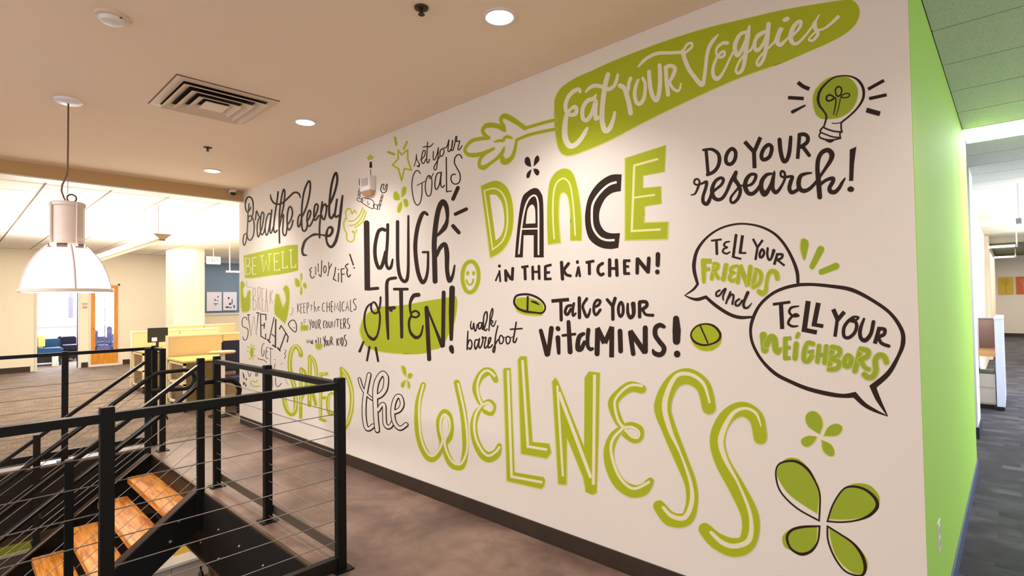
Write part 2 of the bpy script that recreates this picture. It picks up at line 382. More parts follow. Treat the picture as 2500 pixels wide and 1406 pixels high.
# square air diffuser
vx, vy = 4.168, -1.312
t = thing('air_vent', (vx, vy, CH), 'square ceiling air diffuser with stepped louvers', 'air vent')
def ring(a, b, z0, z1):     # square frustum ring, outer half size a at z0, inner b at z1
    mb = MB(); th = .006
    o0 = [(vx-a, vy-a*.93), (vx+a, vy-a*.93), (vx+a, vy+a*.93), (vx-a, vy+a*.93)]; i0 = [(vx-b, vy-b*.93), (vx+b, vy-b*.93), (vx+b, vy+b*.93), (vx-b, vy+b*.93)]
    for k in range(4):
        p, q, r, s_ = o0[k], o0[(k+1) % 4], i0[(k+1) % 4], i0[k]
        mb.hexa([(*p, CH+z0), (*q, CH+z0), (*r, CH+z1), (*s_, CH+z1)], [(*p, CH+z0+th), (*q, CH+z0+th), (*r, CH+z1+th), (*s_, CH+z1+th)])
    return mb
ventm = mat('vent_cream', (226, 204, 180), .5)
build('frame', ring(.345, .29, -.006, -.010), ventm, t)
build('frame_shadow_line', ring(.352, .344, -.002, -.006), mat('vent_shadow_line', (120, 92, 72), .7), t)  # thin dark ring painting the shadow line around the frame
for a, b, z0, z1 in ((.288, .228, -.034, -.006), (.218, .158, -.040, -.012), (.150, .092, -.044, -.016)):
    build('louver', ring(a, b, z0, z1), ventm, t)
build('centre_plate', MB().box(vx-.082, vx+.082, vy-.076, vy+.076, CH-.040, CH-.034), ventm, t)
build('duct_shade_sheet', MB().box(vx-.289, vx+.289, vy-.268, vy+.268, CH-.0035, CH-.001), darkhole, t)  # flat dark sheet standing in for the shade behind the louvers
# security camera on the bulkhead
t = thing('security_camera', (7.2, -2.47, 2.95), 'small white dome camera with black lens at the end of the bulkhead', 'security camera')
build('housing', MB().lathe([(.045, 0), (.045, -.02), (.03, -.05), (.001, -.06)], (7.17, -2.47, 2.97), 16).box(7.13, 7.2, -2.5, -2.44, 2.96, 2.985), whitem, t, smooth=True)
build('lens', MB().lathe([(.001, -.058), (.030, -.045), (.034, -.03), (.036, -.022)], (7.15, -2.47, 2.965), 16, cap=False), blackm, t, smooth=True)
# ------------------------------------------------------------------ pendant lamp
px_, py_ = 4.841, -.579
t = thing('pendant_lamp', (px_, py_, CH), 'large white bell-shaped pendant lamp hanging on a cord at left', 'pendant lamp')
build('canopy', MB().lathe([(.001, 0), (.083, 0), (.083, -.012), (.07, -.02), (.02, -.024), (.001, -.024)], (px_, py_, CH), 32), mat('canopy_white', (244, 240, 250), .4), t, smooth=True)
build('cord', MB().tube([(px_, py_, CH-.02), (px_+.002, py_, 2.7), (px_-.002, py_+.002, 2.5), (px_-.01, py_+.012, 2.44), (px_-.015, py_+.032, 2.38), (px_-.012, py_+.036, 2.34), (px_, py_+.02, 2.29), (px_, py_+.005, 2.262)], .0055, 8), mat('cord_grey', (120, 88, 72), .6), t, smooth=True)
build('suspension_wire', MB().tube([(px_, py_, CH-.02), (px_, py_, 2.325)], .0022, 6), cablem, t)
build('hanging_ring', MB().tube([(px_+.003, py_-.022+.026*math.cos(a*PI/8), 2.295+.028*math.sin(a*PI/8)) for a in range(16)], .0055, 8, closed=True), mat('ring_steel', (96, 84, 78), .3, .9), t, smooth=True)
build('ballast_housing', MB().lathe([(.001, 2.268), (.03, 2.270), (.092, 2.262), (.102, 2.252), (.102, 2.235), (.092, 2.228), (.092, 1.975), (.001, 1.975)], (px_, py_, 0), 40), mat('lamp_pinkish_white', (236, 218, 208), .45), t, smooth=True)
for k in range(4):
    a = .4+k*PI/2
    build('side_rod', MB().tube([(px_+.102*math.cos(a), py_+.102*math.sin(a), 2.25), (px_+.102*math.cos(a), py_+.102*math.sin(a), 1.95)], .0075, 8), offwm, t, smooth=True)
bell = [(.104, 1.955), (.125, 1.935), (.16, 1.89), (.195, 1.83), (.222, 1.76), (.240, 1.69), (.247, 1.645)]
build('vent_collar', MB().lathe([(.001, 1.975), (.100, 1.975), (.100, 1.912), (.118, 1.908), (.104, 1.900), (.001, 1.900)], (px_, py_, 0), 40), offwm, t, smooth=True)
for k in range(6):
    a0 = math.radians(156+60*k); mb = MB()
    q = [a0+math.radians(-17+34*i/6) for i in range(7)]
    for i in range(6):
        mb.hexa([(px_+r*math.cos(w), py_+r*math.sin(w), 1.922) for r, w in ((.098, q[i]), (.1025, q[i]), (.1025, q[i+1]), (.098, q[i+1]))], [(px_+r*math.cos(w), py_+r*math.sin(w), 1.966) for r, w in ((.098, q[i]), (.1025, q[i]), (.1025, q[i+1]), (.098, q[i+1]))])
    build('collar_opening_shade', mb, mat('collar_dark', (44, 24, 14), .7), t)  # dark patches on the solid collar, painting the shade inside its openings
build('shade', MB().lathe(bell[1:], (px_, py_, 0), 48, cap=False), mat('glowing_acrylic', (250, 246, 250), .3, emit=1.1, emcol=(255, 250, 246)), t, smooth=True)
for k in range(4):
    a = math.radians(183)+k*PI/2
    build('shade_rib', MB().tube([(px_+(r+.004)*math.cos(a), py_+(r+.004)*math.sin(a), z) for r, z in bell], .0065, 8), mat('rib_grey', (200, 186, 184), .4), t, smooth=True)
build('rim', MB().lathe([(.245, 1.652), (.262, 1.650), (.264, 1.630), (.245, 1.628)], (px_, py_, 0), 48, cap=False), offwm, t, smooth=True)
l = bpy.data.lights.new('pendant_bulb', 'POINT'); l.energy = 60; l.color = (1, .9, .8); l.shadow_soft_size = .06
o = bpy.data.objects.new('pendant_bulb', l); COL.objects.link(o); o.parent = t; o.location = (0, 0, 1.78-CH)
# ------------------------------------------------------------------ guardrails with cables
PW = .0248
def post(t, x, y, z0, z1, foot=True):
    mb = MB().box(x-PW, x+PW, y-PW, y+PW, z0, z1)
    o = build('post', mb, steel, t, bevel=.002)
    if foot: build('foot_plate', MB().box(x-.055, x+.055, y-.055, y+.055, z0, z0+.008), steel, o)
    return o
def cable(t, a, b):
    build('cable', MB().tube([a, b], .0027, 6), cablem, t, smooth=True)
ZC = [.044+.1205*k for k in range(8)]
RX, RY = 2.85, -1.56
t = thing('guardrail', (RX, RY, 0), 'black steel cable guardrail crossing the foreground at the near edge of the stairwell', 'railing', 'cable guardrails around the stairwell')
post(t, RX, RY, 0, 1.092); post(t, RX, -.475, 0, 1.092); post(t, RX, .62, 0, 1.092); post(t, RX, 1.7, 0, 1.092)
build('top_rail', MB().box(RX-.025, RX+.025, RY+PW, 1.7, 1.028, 1.066), steel, t, bevel=.002)
build('toe_bar', MB().box(RX-.012, RX+.03, RY+PW, 1.7, .006, .075), dsteel, t)
for z in ZC: cable(t, (RX, RY, z), (RX, 1.7, z))
t = thing('guardrail', (3.86, RY, 0), 'black steel cable guardrail running beside the mural walkway, parallel to the mural wall', 'railing', 'cable guardrails around the stairwell')
post(t, 3.864, RY, 0, 1.092); post(t, 4.925, RY-.01, 0, 1.092)
build('top_rail', MB().box(RX+PW, 4.925, RY-.025, RY+.025, 1.034, 1.068), steel, t, bevel=.002)
build('toe_bar', MB().box(RX+PW, 4.925, RY-.045, RY-.033, .045, .105), mat('toe_bar_lit_grey', (88, 76, 64), .45, .4), t)  # grey tone puts the light on this bar into its colour
for z in ZC: cable(t, (RX, RY, z), (4.925, RY, z))
FX = 6.9
t = thing('guardrail', (FX, RY, 0), 'black steel cable guardrail along the far edge of the stairwell', 'railing', 'cable guardrails around the stairwell')
post(t, FX, RY-.01, 0, 1.09); post(t, 6.575, RY-.01, 0, 1.075); post(t, FX, -.812, 0, 1.085); post(t, FX, .2, 0, 1.085)
build('top_rail', MB().box(FX-.022, FX+.022, RY, 1.5, 1.045, 1.078).box(6.575, FX, RY-.03, RY+.015, 1.045, 1.075), steel, t, bevel=.002)
build('toe_bar', MB().box(FX+.03, FX+.05, RY, 1.5, .03, .10), steel, t)
for z in ZC[:-1]: cable(t, (FX, RY, z), (FX, 1.5, z))
SL = .742
STAIR = thing('staircase', (5.7, -1.44, 0), 'open steel staircase with thick orange wooden treads, sloping cable guards and looped handrails', 'stairs')
def stair_guard(x, xh, lab, ztop, loop):
    t = STAIR
    def zr(y): return ztop-(y+1.41)*SL
    post(t, x, -1.435, -.30, 1.09, False)
    for y in ((-.60, .33) if loop else (-.575, .35)): post(t, x, y, zr(y)-1.38, zr(y)+.015, False)
    p = lambda y, d=0: (x, y, zr(y)+d)
    mb = MB(); y0, y1 = -1.41, 1.3
    mb.hexa([(x-.022, y0, zr(y0)-.036), (x+.022, y0, zr(y0)-.036), (x+.022, y1, zr(y1)-.036), (x-.022, y1, zr(y1)-.036)],
            [(x-.022, y0, zr(y0)), (x+.022, y0, zr(y0)), (x+.022, y1, zr(y1)), (x-.022, y1, zr(y1))])
    build('top_rail', mb, mat('railing_top_steel', (40, 34, 32), .25, .6), t, bevel=.002)
    zh = .868 if loop else .855
    if loop:
        pts = [(xh, 1.3, .845-(1.3+1.42)*SL), (xh, -1.38, .845-.04*SL), (xh, -1.43, .870), (xh, -1.48, .880), (xh, -1.66, .878)]
        for k in range(1, 8):
            a = PI/2-k*PI/8*1.0
            pts.append((xh, -1.66-.10*math.cos(a), .778+.10*math.sin(a)))
        pts += [(xh, -1.66, .678), (x, -1.46, .672)]
    else:
        pts = [(xh, 1.3, .80-(1.3+1.45)*SL), (xh, -1.45, .80), (xh, -1.50, .825), (xh, -1.56, .833), (xh, -1.75, .835)]
        for k in range(1, 8):
            a = PI/2-k*PI/8
            pts.append((xh, -1.75-.10*math.cos(a), .735+.10*math.sin(a)))
        pts += [(xh, -1.75, .635), (x, -1.46, .64)]
    build('handrail', MB().tube(pts, .021, 12), steel, t, smooth=True)
    for y in (-1.2, -.45, .4): build('handrail_bracket', MB().tube([(x, y, (.845 if loop else .80)-(y+1.42)*SL-.05), (xh, y, (.845 if loop else .80)-(y+1.42)*SL-.012)], .007, 8), steel, t)
    for k in range(7):
        d = -.17-.123*k
        cable(t, (x, -1.435, zr(-1.435)+d), (x, 1.3, zr(1.3)+d))
stair_guard(4.885, 4.95, 'black sloping stair guard on the near side of the stairs, with looped handrail', 1.035, True)
stair_guard(6.56, 6.495, 'black sloping stair guard on the far side of the stairs, with looped handrail', .965, False)
# ------------------------------------------------------------------ staircase
t = STAIR
def zs(y): return -.005-(y+1.41)*.766
for xa, xb, fx in ((4.895, 4.915, 4.99), (6.53, 6.55, 6.455)):
    y0, y1 = -1.43, 2.4
    build('stringer', MB().prism([(y0, zs(y0)), (y1, zs(y1)), (y1, zs(y1)-.31), (y0, zs(y0)-.31)], 'x', xa, xb), steel, t)
    a, b = min(xa, fx), max(xb, fx)
    mb = MB(); mb.hexa([(a, y0, zs(y0)-.0), (b, y0, zs(y0)), (b, y1, zs(y1)), (a, y1, zs(y1))], [(a, y0, zs(y0)+.012), (b, y0, zs(y0)+.012), (b, y1, zs(y1)+.012), (a, y1, zs(y1)+.012)])
    build('stringer_flange', mb, mat('flange_lit_steel', (84, 70, 62), .4, .5), t)  # greyer than the web, light on the top flange put into its colour
for k in range(13):
    z = -.17-.18*k; y = -1.24+.235*k
    o = build('tread', MB().box(4.995, 6.45, y-.235, y, z-.058, z), woodm, t, bevel=.003)
    build('tread_bracket', MB().box(4.915, 4.99, y-.24, y-.02, z-.072, z-.064).box(6.46, 6.53, y-.24, y-.02, z-.072, z-.064), steel, o)
# ------------------------------------------------------------------ lower floor things
t = thing('cabinet', (9.5, -2.3, -3.2), 'white base cabinet on the floor below, seen under the stair stringer', 'cabinet')
cb = build('body', MB().box(9.19, 9.8, -2.82, -1.6, -3.2, -2.34), mat('cabinet_pinkish', (226, 204, 192), .6), t)
build('door', MB().box(9.17, 9.188, -2.30, -1.62, -3.12, -2.36), mat('cabinet_pinkish', (226, 204, 192), .6), t)
build('door', MB().box(9.17, 9.188, -2.80, -2.31, -3.12, -2.36), mat('cabinet_pinkish', (226, 204, 192), .6), t)
tag(build('worktop', MB().box(9.14, 9.85, -2.84, -1.55, -2.34, -2.30), mat('worktop_white', (248, 238, 226), .4)), 'pale worktop lying over the white cabinet on the floor below', 'worktop')
tag(build('storage_box', MB().box(9.45, 9.7, -2.62, -2.42, -2.30, -2.12).box(9.44, 9.71, -2.63, -2.41, -2.13, -2.11), mat('box_yellow', (240, 200, 90), .6)), 'yellow box standing on the lower worktop', 'box')
tag(build('bowl', MB().lathe([(.001, -2.30), (.04, -2.30), (.08, -2.24), (.085, -2.22), (.075, -2.22), (.001, -2.28)], (9.4, -2.72, 0), 20), mat('bowl_brown', (120, 64, 30), .4), smooth=True), 'brown bowl beside the yellow box on the lower worktop', 'bowl')
tag(build('side_table', MB().box(8.2, 8.75, -2.9, -2.35, -2.46, -2.42).box(8.22, 8.26, -2.88, -2.84, -3.2, -2.46).box(8.69, 8.73, -2.88, -2.84, -3.2, -2.46).box(8.22, 8.26, -2.41, -2.37, -3.2, -2.46).box(8.69, 8.73, -2.41, -2.37, -3.2, -2.46), mat('dark_table', (60, 40, 30), .5)), 'dark square table on the floor below carrying bottles', 'table')
def bottle(x, y, h, rgb, lab):
    t = thing('bottle', (x, y, -2.42), lab, 'bottle', 'bottles on the lower table')
    build('glass', MB().lathe([(.001, 0), (.034, 0), (.036, .02), (.036, h*.6), (.013, h*.8), (.013, h)], (x, y, -2.42), 16), mat('bottle_%d' % rgb[0], rgb, .15), t, smooth=True)
    build('cap', MB().lathe([(.015, h), (.015, h+.02), (.001, h+.021)], (x, y, -2.42), 12), blackm, t)
bottle(8.50, -2.50, .24, (24, 22, 24), 'black bottle on the lower table, leftmost')
bottle(8.46, -2.60, .19, (96, 92, 40), 'olive green bottle between the black and red bottles')
bottle(8.42, -2.68, .20, (150, 20, 36), 'red bottle on the lower table, rightmost')
t = thing('lower_desk', (12.0, -.8, -3.2), 'lime green table on the floor below at the lower left corner', 'table')
build('tabletop', MB().box(11.8, 12.22, -.99, -.2, -2.44, -2.40), mat('lime_laminate', (150, 150, 40), .5), t)
build('edge_band', MB().box(11.775, 11.80, -.96, -.2, -2.445, -2.398), mat('edge_cream', (255, 240, 200), .4), t)
build('modesty_panel', MB().box(11.82, 11.84, -.95, -.2, -3.1, -2.44), mat('panel_taupe', (130, 108, 96), .7), t)
for x, y in ((11.86, -.95), (11.86, -.25), (12.16, -.95), (12.16, -.25)): build('leg', MB().box(x, x+.04, y, y+.04, -3.2, -2.44), whitem, t)
# ------------------------------------------------------------------ office workstations
tanm = mat('tan_fabric', (220, 194, 152), .9, noise=.04, nscale=40); framem = mat('frame_cream', (244, 230, 196), .5)
deskm = mat('yellow_laminate', (242, 216, 110), .35); feltm = mat('brown_felt', (122, 100, 62), .95, noise=.2, nscale=30)
def workstation(xp, lab, ys):
    t = thing('workstation', (xp-.5, ys-.6, 0), lab, 'desk', 'office workstations beyond the stairs')
    y0, y1 = ys-1.5, ys
    build('desktop', MB().box(xp-.88, xp-.05, y0, y1, .715, .74), deskm, t)
    c = build('shelf_unit', MB().box(xp-.86, xp-.82, y1-.04, y1-.01, .1, .70).box(xp-.12, xp-.08, y1-.04, y1-.01, .1, .70).box(xp-.86, xp-.08, y1-.04, y1-.01, .67, .70).box(xp-.86, xp-.08, y1-.04, y1-.01, .10, .13).box(xp-.86, xp-.08, y1-.4, y1-.01, .385, .41), framem, t)
    build('felt_lining', MB().box(xp-.84, xp-.10, y1-.42, y1-.40, .12, .69).box(xp-.868, xp-.862, y1-.42, y1-.04, .12, .69), feltm, c)
    for x in (xp-.80, xp-.15): build('foot', MB().box(x-.012, x+.012, y1-.06, y1-.03, 0, .10), blackm, t)
    for y in (y0+.05,): build('leg', MB().box(xp-.8, xp-.76, y, y+.04, 0, .715), framem, t)
    f = build('panel_frame', MB().box(xp-.03, xp+.03, y0, y1, 1.045, 1.07).box(xp-.03, xp+.03, y1-.03, y1, .02, 1.045).box(xp-.03, xp+.03, y0, y1-.03, .02, .06), framem, t)
    for a, b in ((y1-.79, y1-.035), (y0, y1-.80)): build('panel', MB().box(xp-.024, xp+.024, a, b, .06, 1.043), tanm, t)
    return t
workstation(9.45, 'nearest yellow-topped workstation with tan fabric screen beside the mural wall end', -2.3)
workstation(11.9, 'middle workstation carrying the black monitor', -2.33)
workstation(14.3, 'farthest workstation, its screen seen over the nearer one', -3.48)
t = thing('monitor', (11.55, -2.66, .74), 'black computer monitor seen from behind on the middle workstation', 'monitor')
build('screen', MB().box(11.53, 11.56, -2.84, -2.52, .86, 1.125), blackm, t, bevel=.004)
build('stand', MB().box(11.56, 11.60, -2.70, -2.66, .752, .95).box(11.50, 11.66, -2.76, -2.60, .74, .752), mat('stand_black', (30, 26, 24), .5), t)
build('mount_plate', MB().box(11.515, 11.529, -2.66, -2.58, .88, .95), whitem, t)
def office_chair(x, y, rz, rgb, lab, zb=1.0):
    t = thing('office_chair', (x, y, 0), lab, 'chair', 'dark office chairs')
    m = mat('chair_%d' % rgb[2], rgb, .8)
    build('seat', MB().box(x-.24, x+.24, y-.24, y+.24, .43, .50), m, t, bevel=.02)
    build('backrest', MB().box(x+.2, x+.26, y-.23, y+.23, .55, zb), m, t, bevel=.02)
    build('back_bar', MB().box(x+.21, x+.24, y-.03, y+.03, .42, .6), blackm, t)
    build('column', MB().tube([(x, y, .08), (x, y, .43)], .028, 10), blackm, t)
    for k in range(5):
        a = k*2*PI/5
        o = build('leg', MB().tube([(x, y, .10), (x+.29*math.cos(a), y+.29*math.sin(a), .065)], .017, 8), blackm, t)
        build('caster', MB().lathe([(.001, -.012), (.03, -.012), (.03, .012), (.001, .012)], (x+.29*math.cos(a), y+.29*math.sin(a), .03), 12, 'y'), blackm, o)
    return t
office_chair(8.25, -3.0, 0, (40, 38, 70), 'dark blue office chair half hidden by the end of the mural wall')
t = thing('pedestal_stool', (8.0, -2.62, 0), 'small round beige-topped stool between chair and guardrail', 'stool')
build('seat', MB().lathe([(.001, .86), (.16, .86), (.17, .875), (.16, .89), (.001, .89)], (8.0, -2.62, 0), 24), mat('beige_top', (214, 190, 140), .5), t, smooth=True)
build('column', MB().lathe([(.035, .03), (.035, .86)], (8.0, -2.62, 0), 16), mat('stool_white', (240, 228, 210), .4), t, smooth=True)
build('base', MB().lathe([(.001, 0), (.17, 0), (.17, .015), (.03, .03), (.001, .03)], (8.0, -2.62, 0), 24), blackm, t, smooth=True)
# suspended linear light
t = thing('linear_pendant', (8.4, -2.0, 2.5), 'long white suspended linear light crossing the office ceiling', 'ceiling light')
build('bottom_rail', MB().box(8.4, 13.9, -2.035, -1.962, 2.412, 2.44), mat('fixture_rail', (140, 118, 86), .6), t)
sec = [(-2.10, 2.50), (-1.90, 2.50), (-1.97, 2.44), (-2.03, 2.44)]
build('body', MB().prism([(a, b) for a, b in sec], 'x', 8.4, 13.9), mat('fixture_beige', (176, 156, 124), .5), t)
build('end_cap', MB().prism([(-2.11, 2.505), (-1.89, 2.505), (-1.965, 2.435), (-2.035, 2.435)], 'x', 8.385, 8.40), mat('fixture_cap', (178, 150, 116), .5), t)
for k in range(4):
    build('diffuser', MB().hexa([(8.43+k*1.37, -1.905, 2.497), (9.70+k*1.37, -1.905, 2.497), (9.70+k*1.37, -1.966, 2.442), (8.43+k*1.37, -1.966, 2.442)], [(8.43+k*1.37, -1.898, 2.494), (9.70+k*1.37, -1.898, 2.494), (9.70+k*1.37, -1.958, 2.440), (8.43+k*1.37, -1.958, 2.440)]), tubem, t)
for x in (8.6, 11.2, 13.7): build('suspension_wire', MB().tube([(x, -2.0, 2.5), (x, -2.0, 2.925)], .003, 6), cablem, t)
t = thing('office_pendant', (13.0, -4.5, 2.3), 'short white hanging light in front of the slate blue wall', 'ceiling light')
build('body', MB().box(12.96, 13.04, -5.2, -4.35, 2.27, 2.31), whitem, t); build('stem', MB().tube([(13, -4.42, 2.31), (13, -4.42, 2.925)], .012, 8), whitem, t)
build('diffuser', MB().box(12.955, 12.958, -5.2, -4.36, 2.275, 2.30), tubem, t)
t = thing('exit_sign', (14.0, -4.4, 2.6), 'small white illuminated exit sign beside the cream pillar', 'sign')
build('housing', MB().box(14.0, 14.04, -4.55, -4.25, 2.52, 2.70), mat('sign_white', (255, 252, 244), .4, emit=.6), t)
build('stem', MB().tube([(14.02, -4.4, 2.70), (14.02, -4.4, 2.925)], .01, 8), whitem, t)
ex = MB(); yy = -4.30
def bar(y0, z0, y1, z1, w=.008):
    d = Vector((y1-y0, z1-z0)).normalized(); n = Vector((-d.y, d.x))*w/2
    q = [(y0+n.x, z0+n.y), (y1+n.x, z1+n.y), (y1-n.x, z1-n.y), (y0-n.x, z0-n.y)]
    ex.prism(q, 'x', 13.995, 13.999)
for k, strokes in enumerate(([(0, 0, 0, 1), (0, 1, 1, 1), (0, .5, .8, .5), (0, 0, 1, 0)], [(0, 0, 1, 1), (0, 1, 1, 0)], [(.5, 0, .5, 1)], [(0, 1, 1, 1), (.5, 0, .5, 1)])):
    for a, b, c, d in strokes: bar(-4.29-.058*k-a*.036, 2.56+b*.10, -4.29-.058*k-c*.036, 2.56+d*.10, .012)
build('lettering', ex, mat('sign_letter', (196, 150, 120), .5), t)
# framed pictures on the blue wall
def picture(name, x, y0, y1, z0, z1, label, draw, mback, axis='x', group=None, cat='picture'):
    t = thing(name, (x, (y0+y1)/2, z0) if axis == 'x' else ((y0+y1)/2, x, z0), label, cat, group)
    if axis == 'x': build('canvas', MB().box(x-.03, x, y0, y1, z0, z1), mback, t)
    else: build('canvas', MB().box(y0, y1, x, x+.03, z0, z1), mback, t)
    mb = MB()
    for q in draw:
        n = [(y0+(y1-y0)*u, z0+(z1-z0)*v) for u, v in q]
        if axis == 'x': mb.prism(n, 'x', x-.033, x-.030)
        else: mb.prism(n, 'y', x+.030, x+.033)
    return t, mb
random.seed(3)
def blob(cx, cy, w, h, n=7): return [(cx+w*math.cos(2*PI*i/n)*random.uniform(.6, 1), cy+h*math.sin(2*PI*i/n)*random.uniform(.6, 1)) for i in range(n)]
d1 = [blob(.25, .75, .06, .07), blob(.45, .58, .05, .08), blob(.4, .38, .2, .03), blob(.3, .55, .1, .02), blob(.42, .3, .03, .05)]
t, mb = picture('photo_print', XW-.035, -5.60, -5.20, 1.36, 1.92, 'black and white print on the blue wall, the left one of two', d1, mat('print_white', (226, 222, 232), .5), group='black and white prints on the blue wall')
build('print_marks', mb, mat('print_ink', (70, 60, 62), .6), t)
d2 = [blob(.6, .68, .09, .07), blob(.35, .5, .05, .2), blob(.5, .35, .12, .08), blob(.7, .18, .18, .06), blob(.2, .2, .08, .12), blob(.45, .15, .1, .05)]
t, mb = picture('photo_print', XW-.035, -6.02, -5.64, 1.37, 1.92, 'busier black and white print, the right one of two on the blue wall', d2, mat('print_white', (226, 222, 232), .5), group='black and white prints on the blue wall')
build('print_marks', mb, mat('print_ink', (70, 60, 62), .6), t)
tag(build('room_sign', MB().box(XW-.015, XW, -2.45, -2.36, 1.50, 1.56).box(XW-.015, XW, -2.46, -2.35, 1.60, 1.63), mat('sign_beige', (206, 168, 132), .5)), 'small beige room sign on the wall between doorway and orange door', 'sign')
# lounge seen through doorway and door
def armchair(x, y, w, rgb, lab, back=.85, flip=1):
    t = thing('armchair', (x, y, 0), lab, 'chair', 'blue lounge chairs behind the doorway')
    m = mat('arm_%d_%d' % (rgb[0], rgb[2]), rgb, .8)
    build('seat', MB().box(x-.35, x+.35, y-w/2, y+w/2, .30, .46), m, t, bevel=.03)
    build('backrest', MB().box(x-.35, x+.35, y+flip*(w/2-.12), y+flip*w/2, .30, back), m, t, bevel=.03)
    build('armrest', MB().box(x+.25, x+.37, y-w/2, y+w/2, .30, .68), m, t, bevel=.03)
    build('base', MB().box(x-.30, x+.30, y-w/2+.05, y+w/2-.05, .08, .30), blackm, t)
    for a in (-.28, .28):
        for b in (-w/2+.06, w/2-.06): build('leg', MB().box(x+a-.02, x+a+.02, y+b-.02, y+b+.02, 0, .08), blackm, t)
armchair(18.9, -1.80, .70, (28, 70, 112), 'blue armchair with yellow cushion inside the doorway')
tag(build('cushion', MB().box(18.75, 19.1, -1.80, -1.62, .465, .80), mat('cushion_yellow', (236, 226, 130), .8), bevel=.04), 'pale yellow cushion propped on the blue armchair', 'cushion')
armchair(19.9, -2.38, .5, (22, 22, 44), 'dark low chair inside the doorway beside the black post', .72)
armchair(18.9, -2.98, .42, (70, 86, 140), 'blue lounge chair seen through the left door panes', .9)
armchair(20.1, -3.50, .42, (86, 96, 150), 'blue lounge chair seen through the right door panes', .95)
tag(build('box_shelf', MB().box(18.3, 18.45, -2.02, -1.90, .002, .30).box(18.29, 18.3, -2.01, -1.91, .05, .27), whitem), 'small white box on the lounge floor between the two chairs', 'box')
t = thing('tube_pendant', (18.2, -2.22, 1.7), 'slim grey tube pendant hanging inside the doorway', 'pendant lamp')
build('tube', MB().lathe([(.001, 1.25), (.055, 1.25), (.055, 1.80), (.001, 1.80)], (18.2, -2.25, 0), 16), mat('lilac_metal', (160, 158, 200), .4), t, smooth=True)
build('stem', MB().tube([(18.2, -2.25, 1.8), (18.2, -2.25, 2.95)], .02, 8), mat('lilac_metal', (160, 158, 200), .4), t)
# ------------------------------------------------------------------ corridor things
def corridor_bar(y, x0, x1, z, lab, stem=True):
    t = thing('hanging_light_bar', ((x0+x1)/2, y, z), lab, 'ceiling light', 'hanging light bars in the corridor')
    build('bar', MB().box(x0, x1-.05 if x1 > x0 else x1+.05, y-.05, y+.05, z-.025, z+.025), mat('bar_glow', (255, 252, 244), .4, emit=1.2), t)
    e = x1+.05; build('end_cap', MB().box(x1, e, y-.055, y+.055, z-.03, z+.03), mat('cap_grey', (150, 146, 160), .5), t)
    if stem: build('stem', MB().tube([(x1+.02, y, z+.03), (x1+.02, y, 2.873)], .012, 8), whitem, t)
corridor_bar(-9.0, .36, -.09, 2.41, 'nearest hanging light bar in the corridor')
corridor_bar(-16.0, .40, -.09, 2.57, 'second hanging light bar in the corridor, lower in the picture')
corridor_bar(-22.0, .42, -.08, 2.64, 'farthest hanging light bar, above the two pictures')
t = thing('ceiling_troffer', (-.3, -5.98, 2.88), 'bright rectangular ceiling light above the end of the green wall', 'ceiling light')
build('frame', MB().box(-.93, CX0, -6.265, -6.255, 2.868, 2.884).box(-.93, CX0, -5.705, -5.695, 2.868, 2.884), whitem, t)
build('diffuser', MB().box(-.92, CX0-.004, -6.25, -5.71, 2.872, 2.880), mat('troffer_glow', (248, 252, 255), .4, emit=4), t)
def dandelion(ax, c):
    q = []
    for k in range(14):
        a = 2*PI*k/14; r = .32
        q.append([(.5+.03*math.cos(a+1.5), .72+.02*math.sin(a+1.5)), (.5+r*math.cos(a), .72+r*.62*math.sin(a)), (.5+r*.9*math.cos(a+.08), .72+r*.58*math.sin(a+.08))])
    q.append([(.48, .02), (.52, .02), (.52, .70), (.48, .70)])
    return q
t, mb = picture('dandelion_print', -26.0, .01, .40, 1.50, 2.12, 'yellow print of a dandelion on the corridor end wall', dandelion(0, 0), mat('print_yellow', (204, 172, 40), .5), 'y', 'dandelion prints on the corridor end wall')
build('print_marks', mb, mat('print_olive', (160, 120, 40), .5), t)
t, mb = picture('dandelion_print', -26.0, -.46, -.06, 1.50, 2.12, 'orange print of a dandelion on the corridor end wall', dandelion(0, 0), mat('print_orange', (196, 92, 30), .5), 'y', 'dandelion prints on the corridor end wall')
build('print_marks', mb, mat('print_peach', (232, 170, 120), .5), t)
t = thing('cubicle_screen', (.15, -9.5, 0), 'white cubicle end screen standing in the corridor', 'screen')
build('post', MB().box(.12, .20, -9.52, -9.35, .06, 1.19), mat('screen_white', (226, 230, 246), .5), t, bevel=.004)
build('panel', MB().box(.12, .16, -10.5, -9.52, .06, 1.20), mat('screen_lilac', (206, 208, 240), .6), t)
build('cap', MB().box(.115, .205, -10.5, -9.345, 1.19, 1.215), whitem, t)
build('foot', MB().box(.13, .19, -9.5, -9.4, 0, .06).box(.13, .19, -10.4, -10.3, 0, .06), blackm, t)
t = thing('cubicle_desk', (.6, -9.7, 0), 'cubicle desk with orange edge and drawers behind the corridor pillar', 'desk')
build('back_panel', MB().box(.21, .39, -10.3, -10.26, .74, 1.165), mat('taupe_fabric', (176, 142, 120), .9), t)
build('back_panel_cap', MB().box(.21, .39, -10.31, -10.25, 1.165, 1.18), mat('cap_grey', (150, 146, 160), .5), t)
build('desktop', MB().box(.205, .39, -10.2, -9.40, .70, .75), mat('orange_wood_edge', (226, 168, 96), .5), t)
dr = build('drawer_unit', MB().box(.21, .39, -10.1, -9.48, .06, .46), mat('drawer_beige', (216, 204, 186), .5), t)
for z in (.08, .29): build('drawer_front', MB().box(.212, .388, -9.48, -9.465, z, z+.175), mat('drawer_beige', (216, 204, 186), .5), t)
build('plinth', MB().box(.23, .39, -10.1, -9.5, 0, .06), blackm, t)
